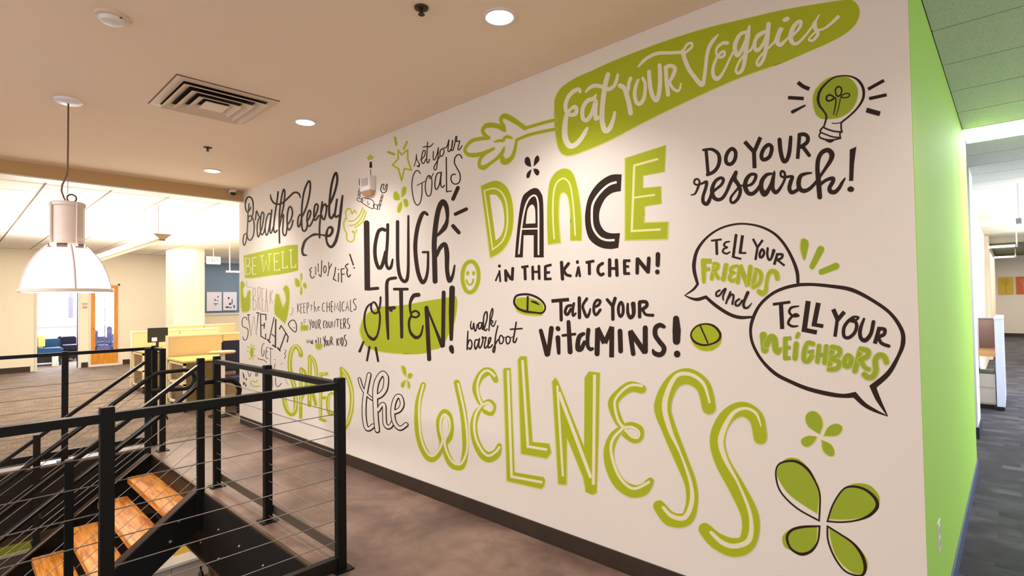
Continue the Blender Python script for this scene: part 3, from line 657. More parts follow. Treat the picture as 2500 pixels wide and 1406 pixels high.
tag(build('file_tray', MB().box(.22, .38, -9.9, -9.5, .462, .475).box(.22, .225, -9.9, -9.5, .475, .50).box(.375, .38, -9.9, -9.5, .475, .50), mat('tray_green', (70, 100, 60), .5)), 'green tray lying on the drawer unit in the corridor', 'tray')
# ------------------------------------------------------------------ fittings on the two big walls
t = thing('wall_alarm', (4.19, WY, 2.59), 'small white boxed alarm with amber lens on the mural wall within the drawn robot', 'alarm')
build('box', MB().box(4.112, 4.285, WY, WY+.06, 2.525, 2.655), whitem, t, bevel=.006)
build('front_panel', MB().box(4.15, 4.24, WY+.06, WY+.066, 2.575, 2.635), mat('alarm_grey', (190, 182, 190), .3), t)
build('lens', MB().hexa([(4.15, WY+.004, 2.485), (4.25, WY+.004, 2.485), (4.25, WY+.03, 2.485), (4.15, WY+.03, 2.485)], [(4.12, WY+.004, 2.523), (4.28, WY+.004, 2.523), (4.28, WY+.055, 2.523), (4.12, WY+.055, 2.523)]), mat('amber_lens', (206, 160, 120), .3), t)
t = thing('outlet', (CX0, -3.02, .455), 'white wall outlet low on the green wall', 'outlet')
build('cover', MB().box(CX0-.006, CX0, -3.065, -2.975, .39, .52), whitem, t, bevel=.002)
build('socket', MB().box(CX0-.008, CX0-.006, -3.04, -3.0, .465, .50).box(CX0-.008, CX0-.006, -3.04, -3.0, .41, .445), mat('socket_grey', (200, 204, 196), .4), t)
# ------------------------------------------------------------------ the painted mural
# Brush strokes are written as points read off a flat drawing of the wall; each is carried onto the wall plane y = WY.
FR = dict(F1=(580,400,5.857), F2=(580,580,7.81), F3=(580,680,7.8125), F4=(700,720,10.045), F5=(580,820,10.044), F6=(670,820,5.41),
          F7=(830,320,4.689), F8=(940,320,7.029), F9=(870,450,5.022), F10=(860,660,5.859), F11=(1120,270,8.788), F12=(1160,350,4.688),
          F13=(1400,340,5.023), F14=(1180,600,5.435), F15=(1120,720,7.8125), F16=(1300,710,5.208), F17=(1340,80,4.534), F18=(1640,0,5.206),
          F19=(1900,160,5.86), F20=(1670,320,5.682), F21=(1660,530,5.2075), F22=(1810,680,4.0167), F23=(1870,980,3.3), F24=(860,860,4.6867),
          F25=(1000,860,3.9056), F26=(1320,880,3.9067), F27=(1560,880,2.8706), F0=(0,0,1))
EDGE = 2.6
PMAT = dict(z=edgey, k=darkp, g=greenp, h=green2, w=wallm, y=palep, q=pencil)
def onwall(px, py, off):
    d = FWD + RGT*((px-PCX)/FPX) - UPV*((py-PCY)/FPX)
    t = (WY+off)/d.y
    return (d.x*t, WY+off, EYE+d.z*t)
def parse(s):
    out = []
    for tok in s.split():
        c = tok.endswith('!'); tok = tok.rstrip('!')
        v = [float(a) for a in tok.split(',')]
        out.append((v[0], v[1], v[2] if len(v) > 2 else None, c))
    return out
def smooth_pts(P, closed, sub=5):
    # Catmull-Rom through runs between corner points
    n = len(P); out = []
    if n < 3 and not closed: return P
    seg = n if closed else n-1
    for i in range(seg):
        p1, p2 = P[i], P[(i+1) % n]
        p0 = P[i-1] if (i > 0 or closed) and not p1[3] else p1
        p3 = (P[(i+2) % n] if (i+2 < n or closed) else p2) if not p2[3] else p2
        for k in range(sub):
            t = k/sub; r = []
            for a in range(3):
                x0, x1, x2, x3 = p0[a], p1[a], p2[a], p3[a]
                if a == 2: r.append(x1+(x2-x1)*t)
                else: r.append(.5*((2*x1)+(-x0+x2)*t+(2*x0-5*x1+4*x2-x3)*t*t+(-x0+3*x1-3*x2+x3)*t**3))
            out.append((r[0], r[1], r[2], False))
    if not closed: out.append(P[-1])
    return out
def stroke(mb, P, closed, off, butt=False):
    n = len(P); L = []; Rr = []
    for i in range(n):
        a = P[i-1] if (i > 0 or closed) else None
        b = P[(i+1) % n] if (i < n-1 or closed) else None
        c = P[i]
        d1 = Vector((c[0]-a[0], c[1]-a[1])) if a else None
        d2 = Vector((b[0]-c[0], b[1]-c[1])) if b else None
        if d1 is not None and d1.length < 1e-6: d1 = None
        if d2 is not None and d2.length < 1e-6: d2 = None
        d1 = d1.normalized() if d1 is not None else (d2.normalized() if d2 is not None else Vector((1, 0)))
        d2 = d2.normalized() if d2 is not None else d1
        t = d1+d2
        t = t.normalized() if t.length > .2 else d1
        nn = Vector((-t.y, t.x)); k = min(1.7, 1/max(.3, nn.dot(Vector((-d1.y, d1.x)))))
        h = c[2]/2*k
        L.append((c[0]+nn.x*h, c[1]+nn.y*h)); Rr.append((c[0]-nn.x*h, c[1]-nn.y*h))
    k0 = len(mb.v); ramp = .00004
    for i in range(n):
        o = off+ramp*i/n
        mb.v.append(onwall(*L[i], o)); mb.v.append(onwall(*Rr[i], o))
    for i in range(n if closed else n-1):
        j = (i+1) % n
        if closed and j == 0:
            kk = len(mb.v); mb.v.append(onwall(*L[0], off+ramp)); mb.v.append(onwall(*Rr[0], off+ramp))
            mb.f.append((k0+2*i, k0+2*i+1, kk+1, kk)); continue
        mb.f.append((k0+2*i, k0+2*i+1, k0+2*j+1, k0+2*j))
    if not closed and not butt:
        for e in (0, n-1):
            c = P[e]; q = P[1] if e == 0 else P[n-2]
            d = Vector((c[0]-q[0], c[1]-q[1]))
            if d.length < 1e-6: d = Vector((1, 0))
            d.normalize(); nn = Vector((-d.y, d.x)); h = c[2]/2; o = off+(ramp if e else 0)
            k1 = len(mb.v); m = 6
            for a in range(m+1):
                t = PI*a/m-PI/2
                mb.v.append(onwall(c[0]+h*(d.x*math.cos(t)+nn.x*math.sin(t)), c[1]+h*(d.y*math.cos(t)+nn.y*math.sin(t)), o))
            mb.f.append(tuple(range(k1, k1+m+1)))
def fill(mb, P, off):
    pts = [Vector((p[0], p[1], 0)) for p in P]
    k = len(mb.v)
    for p in pts: mb.v.append(onwall(p.x, p.y, off))
    for tri in tessellate_polygon([pts]): mb.f.append(tuple(k+i for i in tri))
COUNT = [0]
def paint(name, label, cat, group, text):
    """One painted phrase or drawing. '= name' starts a part; first colour is the part, other colours are its sub-parts."""
    fx, fy, fs = FR['F0']; parts = []; cur = None; idx = 0
    for line in text.strip().split('\n'):
        line = line.strip()
        if not line: continue
        if line[0] == '@': fx, fy, fs = FR[line[1:]]; continue
        if line[0] == '=': cur = [line[1:].strip() or 'letter', []]; parts.append(cur); continue
        if cur is None: cur = ['letter', []]; parts.append(cur)
        head, body = line.split(':')
        col, kind, wd = head[0], head[1], head[2:]
        wd = float(wd) if wd else 10
        for chunk in body.split(';'):
            P = [(x/fs+fx, y/fs+fy, (w if w is not None else wd)/fs, c) for x, y, w, c in parse(chunk)]
            if col == 'y' and name == 'painted_lettering' and 'WELLNESS' in label:
                cur[1].append((col, kind, P, idx)); idx += 1
                cur[1].append(('w', kind, [(x, y, w*.55, c) for x, y, w, c in P], idx)); idx += 1
                continue
            if col in 'gh' or (col == 'w' and 'carrot' in label):
                zc = 'y' if col == 'w' else 'z'
                if kind in 'fp': cur[1].append((zc, 'c' if kind == 'f' else 'C', [(x, y, EDGE, c) for x, y, w, c in P], idx-.5))
                elif kind != 'L': cur[1].append((zc, kind, [(x, y, w+EDGE*.9, c) for x, y, w, c in P], idx-.5))
            cur[1].append((col, kind, P, idx)); idx += 1
    xs = [p for q in parts for st in q[1] for p in st[2]]
    cx = sum(p[0] for p in xs)/len(xs); cyy = sum(p[1] for p in xs)/len(xs)
    root = thing(name, onwall(cx, cyy, 0), label, cat, group)
    for pname, strokes in parts:
        base = None; order = []
        for col, *_ in strokes:
            if col not in order and col != 'z': order.append(col)
        if any(s_[0] == 'z' for s_ in strokes): order.append('z')
        if order[0] == 'y' and 'w' in order: order.remove('w'); order.insert(0, 'w')
        for col in order:
            mb = MB()
            for c, kind, P, i in strokes:
                if c != col: continue
                off = .0005+.00005*i
                if kind == 's': stroke(mb, smooth_pts(P, False), False, off)
                elif kind == 'b': stroke(mb, smooth_pts(P, False), False, off, True)
                elif kind == 'l': stroke(mb, P, False, off)
                elif kind == 'L': stroke(mb, P, False, off, True)
                elif kind == 'C': stroke(mb, P, True, off)
                elif kind == 'c': stroke(mb, smooth_pts(P, True), True, off)
                elif kind == 'f': fill(mb, smooth_pts(P, True), off)
                elif kind == 'p': fill(mb, P, off)
            o = build_paint(pname if base is None else {'z': 'pale_edge', 'y': 'highlight', 'w': 'highlight', 'k': 'outline', 'g': 'accent', 'h': 'accent', 'q': 'sketch_line'}[col], mb, PMAT[col], base or root)
            if base is None: base = o
    return root
def build_paint(name, mb, m, parent):
    off = Vector((0, 0, 0)); q = parent
    while q is not None: off += q.location; q = q.parent
    # face every polygon into the room (+Y)
    F = []
    for f in mb.f:
        a, b, c = (Vector(mb.v[f[i]]) for i in (0, 1, 2))
        F.append(f if (b-a).cross(c-a).y > 0 else tuple(reversed(f)))
    me = bpy.data.meshes.new(name); me.from_pydata([tuple(Vector(p)-off) for p in mb.v], [], F); me.update()
    me.materials.append(m)
    o = bpy.data.objects.new(name, me); COL.objects.link(o); o.parent = parent
    return o
LT = 'hand-painted lettering on the mural wall'
FL = 'painted four-petal flowers on the mural wall'
paint('painted_lettering', 'dark brown script Breathe deeply at the top left end of the mural', 'lettering', LT, '''
@F1
=letter
ks20: 185,620 178,650 140,690 115,640 112,560 135,490 170,472 205,500 222,570 220,700 195,800 168,825 150,790 165,750 190,745 225,800 238,880 228,1010 195,1080 170,1090 145,1060 132,980
ks18: 165,570 150,700 145,850 135,1000 120,1110 95,1165 78,1110 90,1020 120,1000
=letter
ks20: 255,800 262,740 272,675 300,740 318,770 295,800 280,900 285,1010 298,1045 320,1000
=letter
ks20: 320,980 345,930 375,760 370,700 345,700 328,800 325,930 340,1010 370,990 395,900
=letter
ks20: 470,720 440,715 410,800 395,920 405,1010 430,1000 460,850 490,650 475,800 462,950 480,990 510,900
=letter
ks24: 580,400 565,520 545,650 525,800 515,930 535,980 565,950
ks26: 470,440,14 485,510 530,565 600,575 660,545 740,470 800,415 850,410 885,440 895,485,14
=letter
ks24: 600,1130 595,900 600,700 625,500 655,370 675,400 670,500 650,640 620,760
ks22: 600,900 625,780 655,730 650,850 645,960 662,1020 690,1010 710,900
=letter
ks24: 715,870 760,800 785,700 765,620 735,625 712,720 708,850 720,930 745,940 775,880 792,810
=letter
ks24: 915,720 880,740 860,820 865,890 885,890 910,800
ks26: 1000,850 985,930 950,962 922,920 915,800 920,600 950,400 1000,270 1030,250 1040,330 1020,480 975,640 920,760
=letter
ks24: 990,830 1030,760 1045,690 1025,665 1000,720 992,820 1010,885 1040,880 1080,800
=letter
ks26: 1080,800 1120,720 1150,620 1135,575 1105,600 1092,700 1095,790 1120,800 1160,740
=letter
ks26: 1210,545 1190,700 1172,900 1172,1055
ks26: 1185,740 1215,620 1250,575 1270,610 1265,700 1240,790 1215,780 1205,740
=letter
ks32: 1260,600,24 1300,600,24 1345,520 1395,380 1425,230 1410,130 1375,180 1340,320 1318,500 1308,650 1315,750 1345,775 1380,720
=letter
ks30: 1420,510 1405,620 1390,730 1410,760 1440,740
ks38: 1500,455,26 1480,620 1460,800 1440,960 1400,1110,44 1345,1185,40 1295,1160,34 1270,1090,28 1270,1010 1290,930,26 1325,905 1355,930 1345,990 1300,1030 1200,1015,22 1100,1010 1020,1050,26 960,1110 930,1200 925,1260,30 945,1300 990,1305,14
''')
paint('painted_banner', 'pale lime banner reading BE WELL below Breathe deeply', 'banner', None, '''
@F2
=banner
gf: 115,350! 600,230 945,150! 1145,140! 1150,620! 1000,660 600,730 300,770 140,770!
=letter
yl14: 150,400 165,710
ys14: 150,400 205,390 235,440 210,520 165,545; 165,545 230,550 255,610 235,680 165,710
=letter
yl16: 355,690 290,700 285,385 360,375; 288,540 345,530
=letter
yl18: 460,350 495,650 540,440 600,640 610,310; 430,350 495,345; 585,318 650,310
=letter
yl18: 795,295 695,310 705,625 800,620 800,590; 705,460 770,450
=letter
yl20: 860,270 860,580 950,572 950,540; 835,275 885,265
=letter
yl22: 1015,240 1025,570 1110,560 1110,510; 985,240 1045,232
''')
paint('painted_lettering', 'small wavy capitals ENJOY LIFE beside the lime banner', 'lettering', LT, '''
@F2
=letter
ks18: 1415,570 1385,600 1370,625 1400,650 1385,690 1400,750 1430,775 1465,735
=letter
kl18: 1490,700 1480,550 1545,660 1535,500
=letter
ks18: 1605,440 1600,600 1590,735 1565,725 1550,700
=letter
kc17: 1660,540 1640,600 1655,670 1685,640 1685,560
=letter
kl17: 1720,730 1745,600 1735,470; 1745,600 1795,500
=letter
kl20: 1870,570 1850,700 1825,790 1880,820
=letter
kl18: 1925,680 1922,840; 1922,602 1924,612
=letter
kl20: 1985,850 1975,600 2030,590; 1980,700 2035,695
=letter
ks22: 2110,500 2065,530 2060,560 2095,610 2085,640 2090,700 2115,750 2150,710
=letter
kl26: 2140,320 2205,520; 2222,573 2224,580
''')
paint('painted_flower', 'small pale lime four-petal flower right below the BE WELL banner', 'flower', FL, '''
@F2
=petal
gf: 1200,690 1225,690 1230,760 1215,840 1205,840 1198,760
=petal
gf: 1095,790 1140,790 1190,860 1185,920 1140,940 1100,900
=petal
gf: 1245,900 1280,865 1310,900 1305,960 1275,965
=petal
gf: 1205,930 1225,960 1230,1050 1212,1090 1190,1060
''')
paint('painted_drawing', 'pair of lime flexed arms drawn either side of thin BREAK A lettering', 'drawing', None, '''
@F3
=arm
gf: 50,80! 90,55 130,100 125,160! 100,190 105,300 130,380! 170,350 195,250! 240,240 245,450 230,600 150,640 80,620 55,400
=arm
gf: 865,200! 920,130 975,200 985,400 950,700 900,860! 800,760 710,660 710,450 735,290! 790,310 830,430 865,550! 920,420 900,280!
=letter
ql9: 290,200 295,600
qs9: 290,200 330,180 340,280 300,400 345,420 350,560 300,600
=letter
ql9: 385,180 390,600; 400,380 435,600
qs9: 385,180 430,170 430,340 390,380
=letter
ql9: 505,185 462,190 470,620 510,620; 465,400 495,400
=letter
ql9: 530,620 550,180 575,640; 535,430 565,430
=letter
ql9: 615,230 620,480; 665,230 620,340 670,470
=sketch_line
qs7: 175,50 170,120 200,160 270,165
qs8: 1030,570 1060,570 1040,660 1010,700
''')
paint('painted_lettering', 'serif capitals SWEAT descending below the flexed arms', 'lettering', LT, '''
@F3
=letter
ks15: 180,790 165,745 110,745 85,830 100,910 190,960 200,1060 170,1160 120,1165 100,1110
=letter
kl18: 200,690 255,1090 310,720 355,1085 395,660; 360,650 415,660; 190,690 235,690
=letter
kl20: 540,790 540,685 438,675 445,1100 535,1155 535,1060; 445,890 515,890; 510,850 505,950
=letter
kl18: 600,1190 695,740
kl26: 728,780 720,1290; 570,1160 620,1220; 670,1270 730,1310
kl18: 650,1060 715,1110
=letter
kl22: 800,960 830,895 965,1110 945,1210; 915,1050 810,1340
kl28: 765,1320 810,1375
''')
paint('painted_drop', 'outlined dark sweat drop right of SWEAT', 'drawing', None, '''
@F3
=outline
kc18: 1050,790 1090,810 1125,900 1110,1015 1040,980 970,880 1000,820
ks10: 1060,940 1095,935
''')
paint('painted_lettering', 'three lines of thin small lettering about chemicals, counters and kids', 'lettering', LT, '''
@F4
=word
kl13: 262,210 265,420; 312,215 272,310 315,415; 378,216 345,220 347,445 375,440; 348,312 370,308; 448,206 412,208 417,438 452,430; 417,292 442,288; 495,190 498,450
ks13: 495,190 535,200 535,280 498,330
=word
kl11: 600,235 602,380; 585,266 640,264
kl13: 675,160 675,415
ks12: 675,320 700,300 715,350 735,410; 765,330 795,300 790,280 765,300 765,370 800,378
=word
ks15: 930,200 890,210 870,300 885,390 930,392
kl15: 985,175 985,415; 1045,190 1050,395; 985,290 1045,290
kl16: 1130,158 1088,160 1095,415 1125,412; 1095,285 1125,282
kl15: 1165,380 1178,190 1215,340 1250,190 1272,375; 1310,150 1310,415
ks15: 1410,160 1370,190 1355,290 1370,385 1412,380
kl14: 1450,380 1482,160 1520,380; 1465,310 1505,300
kl15: 1560,120 1565,400 1608,405
ks17: 1700,100 1650,105 1635,180 1680,240 1700,310 1670,370 1640,350
=word
qc10: 362,660 378,700 368,740 350,700
ql10: 480,598 420,600 425,730; 425,662 478,658
gp: 335,750 525,750 512,862 340,870
=word
kl12: 540,600 575,720; 600,600 570,850
kc13: 645,640 620,720 640,800 668,720
ks13: 695,640 700,800 735,800 742,620
kl13: 780,600 780,820; 790,720 828,840
ks13: 780,600 820,620 810,700 780,720
=word
ks16: 945,630 905,660 900,780 932,805
kc13: 978,650 960,740 980,805 1005,740
ks13: 1030,650 1040,790 1075,780 1088,650
kl14: 1108,790 1112,640 1170,790 1185,630
kl15: 1245,600 1245,780; 1205,598 1285,592; 1348,605 1315,610 1322,820 1358,815; 1318,700 1342,695
kl16: 1395,570 1395,820; 1405,700 1450,815
ks15: 1395,575 1440,590 1435,680 1395,700; 1522,570 1490,600 1500,690 1540,740 1530,810 1495,820
=word
qc12: 500,1100 485,1140 505,1175 522,1130
qs12: 540,1170 545,1110 575,1110 580,1180
kc12: 600,1130 590,1170 618,1190
kl12: 632,1100 636,1200
=word
gf: 700,1200! 860,1200! 850,1290 770,1330 710,1300
kc12: 715,1100 705,1150 728,1170
kl13: 770,1040 775,1190; 822,1050 826,1190
=word
kl14: 890,1030 920,1130; 945,1000 916,1270
kc13: 965,1110 950,1180 970,1240 992,1180
ks13: 1005,1110 1010,1220 1045,1220 1052,1100; 1070,1030 1112,1040 1105,1110 1080,1130
kl13: 1078,1030 1080,1220; 1085,1130 1142,1230
=word
kl15: 1225,1070 1230,1240; 1275,1060 1235,1150 1272,1230; 1312,1060 1312,1200
ks14: 1345,1040 1350,1240 1378,1200 1378,1080 1345,1040
ks17: 1445,980 1415,1000 1420,1080 1460,1140 1450,1230 1415,1250
''')
paint('painted_lettering', 'thin word GET with sketchy script below, at the left end of the mural', 'lettering', LT, '''
@F5
=letter
ks15: 650,175 610,230 590,330 595,450 615,500 645,440 650,350
=letter
ks15: 745,270 710,300 700,370 730,385 700,400 690,480 710,550 745,550
=letter
kl13: 808,318 808,720
kl22: 785,298 855,320
=sketch_line
ks15: 495,540 540,575 610,580 670,610 710,650
ks13: 250,870 280,980 300,990 332,900; 385,880 430,870 450,990 482,900 502,990; 895,800 922,680; 1160,340 1190,380 1150,440 1180,480 1145,560
ks15: 930,1020 940,1200 1000,1240 1072,1160
qs12: 1160,1050 1242,1200; 1050,700 1110,660; 880,580 935,578; 850,990 860,1250
gs10: 320,1120 340,1200 420,1235 540,1230; 360,1100 440,1130 482,1090
''')
paint('painted_sun', 'tiny lime sun with short rays left of GET', 'drawing', None, '''
@F5
=disc
gf: 330,280 375,300 385,400 360,520 325,500 300,400
=ray
gl12: 330,242 336,215; 255,380 238,380; 408,330 428,320; 402,480 428,498; 302,550 292,570; 362,540 372,560; 270,290 250,262; 395,265 408,240
''')
paint('painted_flower', 'tiny dark four-petal flower at the lower left end of the mural behind the looped handrail', 'flower', FL, '''
@F5
=petal
kf: 120,890 150,930 178,1035! 150,1040
=petal
kf: 193,1090! 200,1050 232,1035 228,1070
=petal
kf: 150,1120 172,1150 170,1190 145,1210 135,1160
=petal
kf: 188,1140! 215,1200 215,1250 195,1235
''')
paint('painted_lettering', 'tall lime outlined word SPREAD half hidden behind the corner of the guardrail', 'lettering', LT, '''
@F6
=letter
gs52: 350,255 335,190 290,140 240,170 210,260 202,400 225,530 250,620 265,700 280,850 275,980 235,1035 180,1000 140,900 125,790
ys14: 345,220 315,150 280,128 238,165 205,290 200,430 228,550 268,680 285,850 272,960 235,1010 190,985 150,900 128,800
=letter
gl40: 352,435 346,1075
gs26: 352,430 400,470 418,580 405,720 362,830
yl10: 352,450 346,930
=letter
gl46: 468,270 462,915
gs40: 470,272 525,335 552,480 530,610 490,690
gl38: 490,690 545,905
yl12: 466,300 462,850
ys12: 478,270 530,350 548,480 528,600 492,680
=letter
gl36: 690,500 612,505 608,1100 665,1120; 620,700 675,700; 620,820 665,815
yl10: 680,495 606,505 602,1080
=letter
gs38: 770,760 725,780 702,880 715,1000 750,1035 775,1030
ys10: 765,775 725,800 708,900 722,990
=letter
gs50: 885,435 950,510 1000,640 1022,800 1012,980 975,1130 930,1215
gl40: 885,430 885,1150
ys16: 895,440 955,530 1005,660 1028,800 1016,970 980,1100 930,1190
''')
paint('painted_robot', 'thin line drawing of a robot with raised claws around the white wall alarm', 'drawing', None, '''
@F7
=antenna
ks8: 350,440 352,535
kp: 340,350 365,350 370,420 335,420
gs11: 318,312 345,280 378,300; 330,328 348,306 368,320
=body
kc8: 255,770 290,765 380,800 385,880 350,880 250,815
ks6: 318,800 320,840 340,830
=arm
ks8: 220,545 222,600 232,630 250,590 265,562
kl7: 228,650 215,690 205,760; 240,650 232,700 225,760; 212,690 232,700; 208,725 230,728
kc7: 200,770 255,780 250,810 200,795
=arm
kc7: 385,840 430,850 425,892 385,870; 430,850 455,842 452,895 430,892
kl7: 445,850 465,780 480,725; 462,860 478,790 495,730; 455,800 480,795; 465,762 490,760
ks10: 540,605 532,680 497,707 467,680 477,620 500,606
ks8: 503,612 495,660 515,668 526,612
''')
paint('painted_cloud', 'faint lime cloud with rainbow lines below the robot', 'drawing', None, '''
@F7
=outline
gs8: 188,940 165,908 140,945 120,895 90,888 65,930 70,990 45,1040 50,1120 75,1170 80,1240 120,1268 160,1240 168,1180 192,1130
=rainbow
gs8: 260,878 225,960 165,1020 100,1032; 280,900 242,1000 172,1070 108,1080; 300,922 262,1032 170,1105
=dot
gl20: 66,998 70,1003; 148,1150 152,1155
''')
paint('painted_star', 'lime outlined star with three rays above the word Goals', 'drawing', None, '''
@F7
=outline
gc12: 665,215! 705,270! 775,215! 775,320! 815,445! 735,430! 705,568! 670,430! 600,390! 665,320!
=ray
gl20: 630,75 645,155
=ray
gl16: 768,122 730,205
=ray
gl22: 552,240 620,265
''')
paint('painted_flower', 'lime four-petal flower between the star and the word LAUGH', 'flower', FL, '''
@F7
=petal
gf: 735,635 755,650 750,710 710,760! 700,720 710,660
=petal
gf: 640,690 615,720 620,780 660,790 690,780! 675,720
=petal
gf: 720,785! 760,780 780,820 770,865 740,860
=petal
gf: 700,805! 710,850 690,920 665,930 655,890 670,840
''')
paint('painted_lettering', 'thin dark script set your GOALS near the top of the mural', 'lettering', LT, '''
@F8
=letter
ks15: 500,600 530,500 540,400 545,480 590,560
ks24: 590,560 582,605 555,600
=letter
ks18: 610,500 640,470 680,420 690,350 665,330 640,380 625,480 640,550 670,545 700,480
=letter
ks18: 730,190 725,300 715,450 725,545 755,520 760,480
ks20: 645,280,12 700,265 770,265 830,208,12
=letter
ks18: 830,350 825,440 835,495 865,470 900,360 912,290
ks18: 915,285 910,430 895,560 880,650 850,665 840,620 880,540 940,430
=letter
kc18: 970,310 945,350 945,420 975,430 1010,370 1005,310
=letter
ks18: 1010,290 1060,270 1095,150 1085,260 1080,340 1110,345 1150,260 1160,150 1145,260 1140,330 1165,330
=letter
ks18: 1165,330 1200,200 1215,95 1235,110 1225,180 1280,170 1260,250 1250,310 1275,320 1320,250
=letter
ks17: 605,730 575,685 530,685 485,760 460,900 470,1060 500,1200 550,1270 600,1230 630,1100 635,900
ks14: 550,930 620,895 682,862
=letter
kc18: 755,760 710,820 690,950 705,1070 745,1115 785,1080 802,950 800,830
ks14: 755,765 760,812 790,800 830,725
=letter
ks20: 955,715 905,720 870,790 855,900 865,990 895,990 935,900 965,700 955,850 960,940 990,965 1020,930
=letter
kl20: 1050,450 1055,1040 1135,1028
=letter
ks20: 1320,465 1290,410 1240,410 1200,460 1190,540 1230,630 1280,720 1290,810 1270,880 1215,910 1160,890 1130,820 1150,750 1205,742
''')
paint('painted_lettering', 'large brown word LaUGh with three rays, at the middle left of the mural', 'lettering', LT, '''
@F9
=letter
kL70: 125,460 135,1300
kl70: 125,475 125,480
kl38: 140,1285 262,1274
=letter
ks44: 350,560 310,550 265,590 230,750 232,900 265,1010 300,1020 330,950 360,830
ks38: 385,495 380,700 365,900 370,990 395,1032 425,1010 445,920,22
=letter
ks42: 505,458 505,700 508,950 530,1110 575,1185 618,1170 635,1050,36 637,800,32 637,600,30 637,388,24
=letter
ks50: 870,370,34 830,345,40 790,400 745,550 722,750 735,950 765,1110 810,1200 850,1160,40 875,1040,34 880,830,28
kl28: 880,830 815,832
=letter
ks62: 965,1188 958,900 955,700 975,480 1010,300 1060,215,66 1105,280,56 1115,420,38 1080,530 985,635,26
ks50: 985,880,30 1025,780 1085,735,50 1110,850,60 1112,1050 1140,1180,54 1180,1120,36 1205,995,22
=ray
kl46: 1245,42 1185,180
=ray
kl44: 1215,365 1348,303
=ray
kl48: 1185,510 1255,590
''')
paint('painted_lettering', 'brown word OFTEN with exclamation mark over a lime blob', 'lettering', LT, '''
@F10
=blob
gf: 410,520! 740,500 1000,450 1280,405 1480,370! 1500,450 1480,650 1440,800 1370,930 1280,1090 1130,1140 1000,1190 700,1195 400,1165 200,1090 110,900 115,800 160,680 250,590
=letter
ks30: 265,475,24 210,530 175,650 180,800 215,910 260,965,44 310,985,46 360,920 390,780 395,640 365,540 330,470 300,455,24 270,500 280,580 330,615 375,580 400,480 405,385
=letter
ks50: 620,108,44 530,125,44 495,190 495,400 500,700 515,980,32
kl50: 515,545 600,535
kL76: 530,555 575,552
=letter
kl40: 600,268 788,268
kl58: 697,280 708,955,44
=letter
ks44: 945,350,62 880,362,58 835,440,44 825,520,36 835,610,30
ks30: 835,620 895,580 948,605 950,650 900,672 850,655
ks34: 845,645 812,730 820,850 860,925,44 920,962,50 980,920 1012,790,20
=letter
kl60: 1062,535 1100,1270
kl40: 1085,575,30 1190,840,34 1285,1080,56
kl56: 1307,315 1298,1075
=letter
kl78: 1428,255,80 1420,600,78 1415,985,50
kf: 1420,1065 1450,1100 1452,1180 1428,1192 1390,1150 1385,1090
=ray
kl34: 160,1022,28 105,1158,38
=ray
kl34: 245,1098,36 210,1290,28
=ray
kl34: 335,1108,34 370,1298,30
''')
paint('painted_smiley', 'lime oval smiley face beside LaUGh', 'drawing', None, '''
@F9
=face_ring
gc44: 1430,950 1350,970 1305,1070 1305,1200 1345,1300 1395,1325 1450,1290 1495,1180 1490,1040
=eye
gl30: 1365,1080 1365,1100
=eye
gl30: 1437,1080 1437,1100
=mouth
gs17: 1350,1175 1365,1215 1395,1230 1425,1205 1432,1165
''')
paint('painted_lettering', 'small brown script walk barefoot below the pill', 'lettering', LT, '''
@F15
=letter
ks26: 240,500,18 225,570 235,640,30 265,640 285,540 295,640,30 315,690 335,650 350,560,24
=letter
ks28: 420,530 380,540 375,620,30 400,650,30 430,600 445,530 445,640,28 480,660
=letter
ks28: 480,660,30 510,560 540,440 535,330,34 500,340 475,430 470,560 480,650,34 510,680 540,650
=letter
ks26: 575,680,26 590,500 600,380 640,260 650,330 620,450 590,540
ks26: 590,560 620,490 650,510 620,560 640,590 670,590 712,488,18
=letter
ks30: 175,690,24 165,850 160,1040
ks28: 165,960 200,860 240,880 250,960 220,1030,34 190,1010
=letter
ks28: 380,860 320,860 300,950 320,1030,34 360,960 395,830 380,960 400,1010,30 430,980
=letter
ks28: 430,980 460,870 450,800 480,820 520,810 500,900 490,1000,30 520,1010
=letter
ks28: 520,1010 590,900 610,820 575,830 560,930 565,1000,30 610,990 640,950
=letter
ks28: 745,590,26 710,740 690,900 692,1020 670,1095,28 650,1050 690,950 750,850
=letter
kc26: 800,770 770,840 790,930 840,900 850,820
=letter
kc26: 930,790 900,840 920,930 970,900 980,820
ks14: 840,800 885,812 930,790
=letter
ks30: 1095,520,30 1070,680 1045,820 1040,890 1075,900,32 1110,820,20
kl30: 985,655 1205,640
ks14: 965,815 1000,812 1040,790
''')
paint('painted_pill', 'lime capsule pill outlined in brown left of Take YOUR', 'drawing', None, '''
@F14
=fill
gf: 425,720! 470,692 590,690 700,720 785,780 790,870 770,922 640,928 500,902 430,840
=outline
kc26: 480,650,30 600,645,30 720,690,30 800,760 820,830,24 780,890 680,885 560,870,34 460,830,30 410,760,30 425,680,28
kL28: 590,665 585,862
ks24: 640,738,22 690,752,34 740,782,14
''')
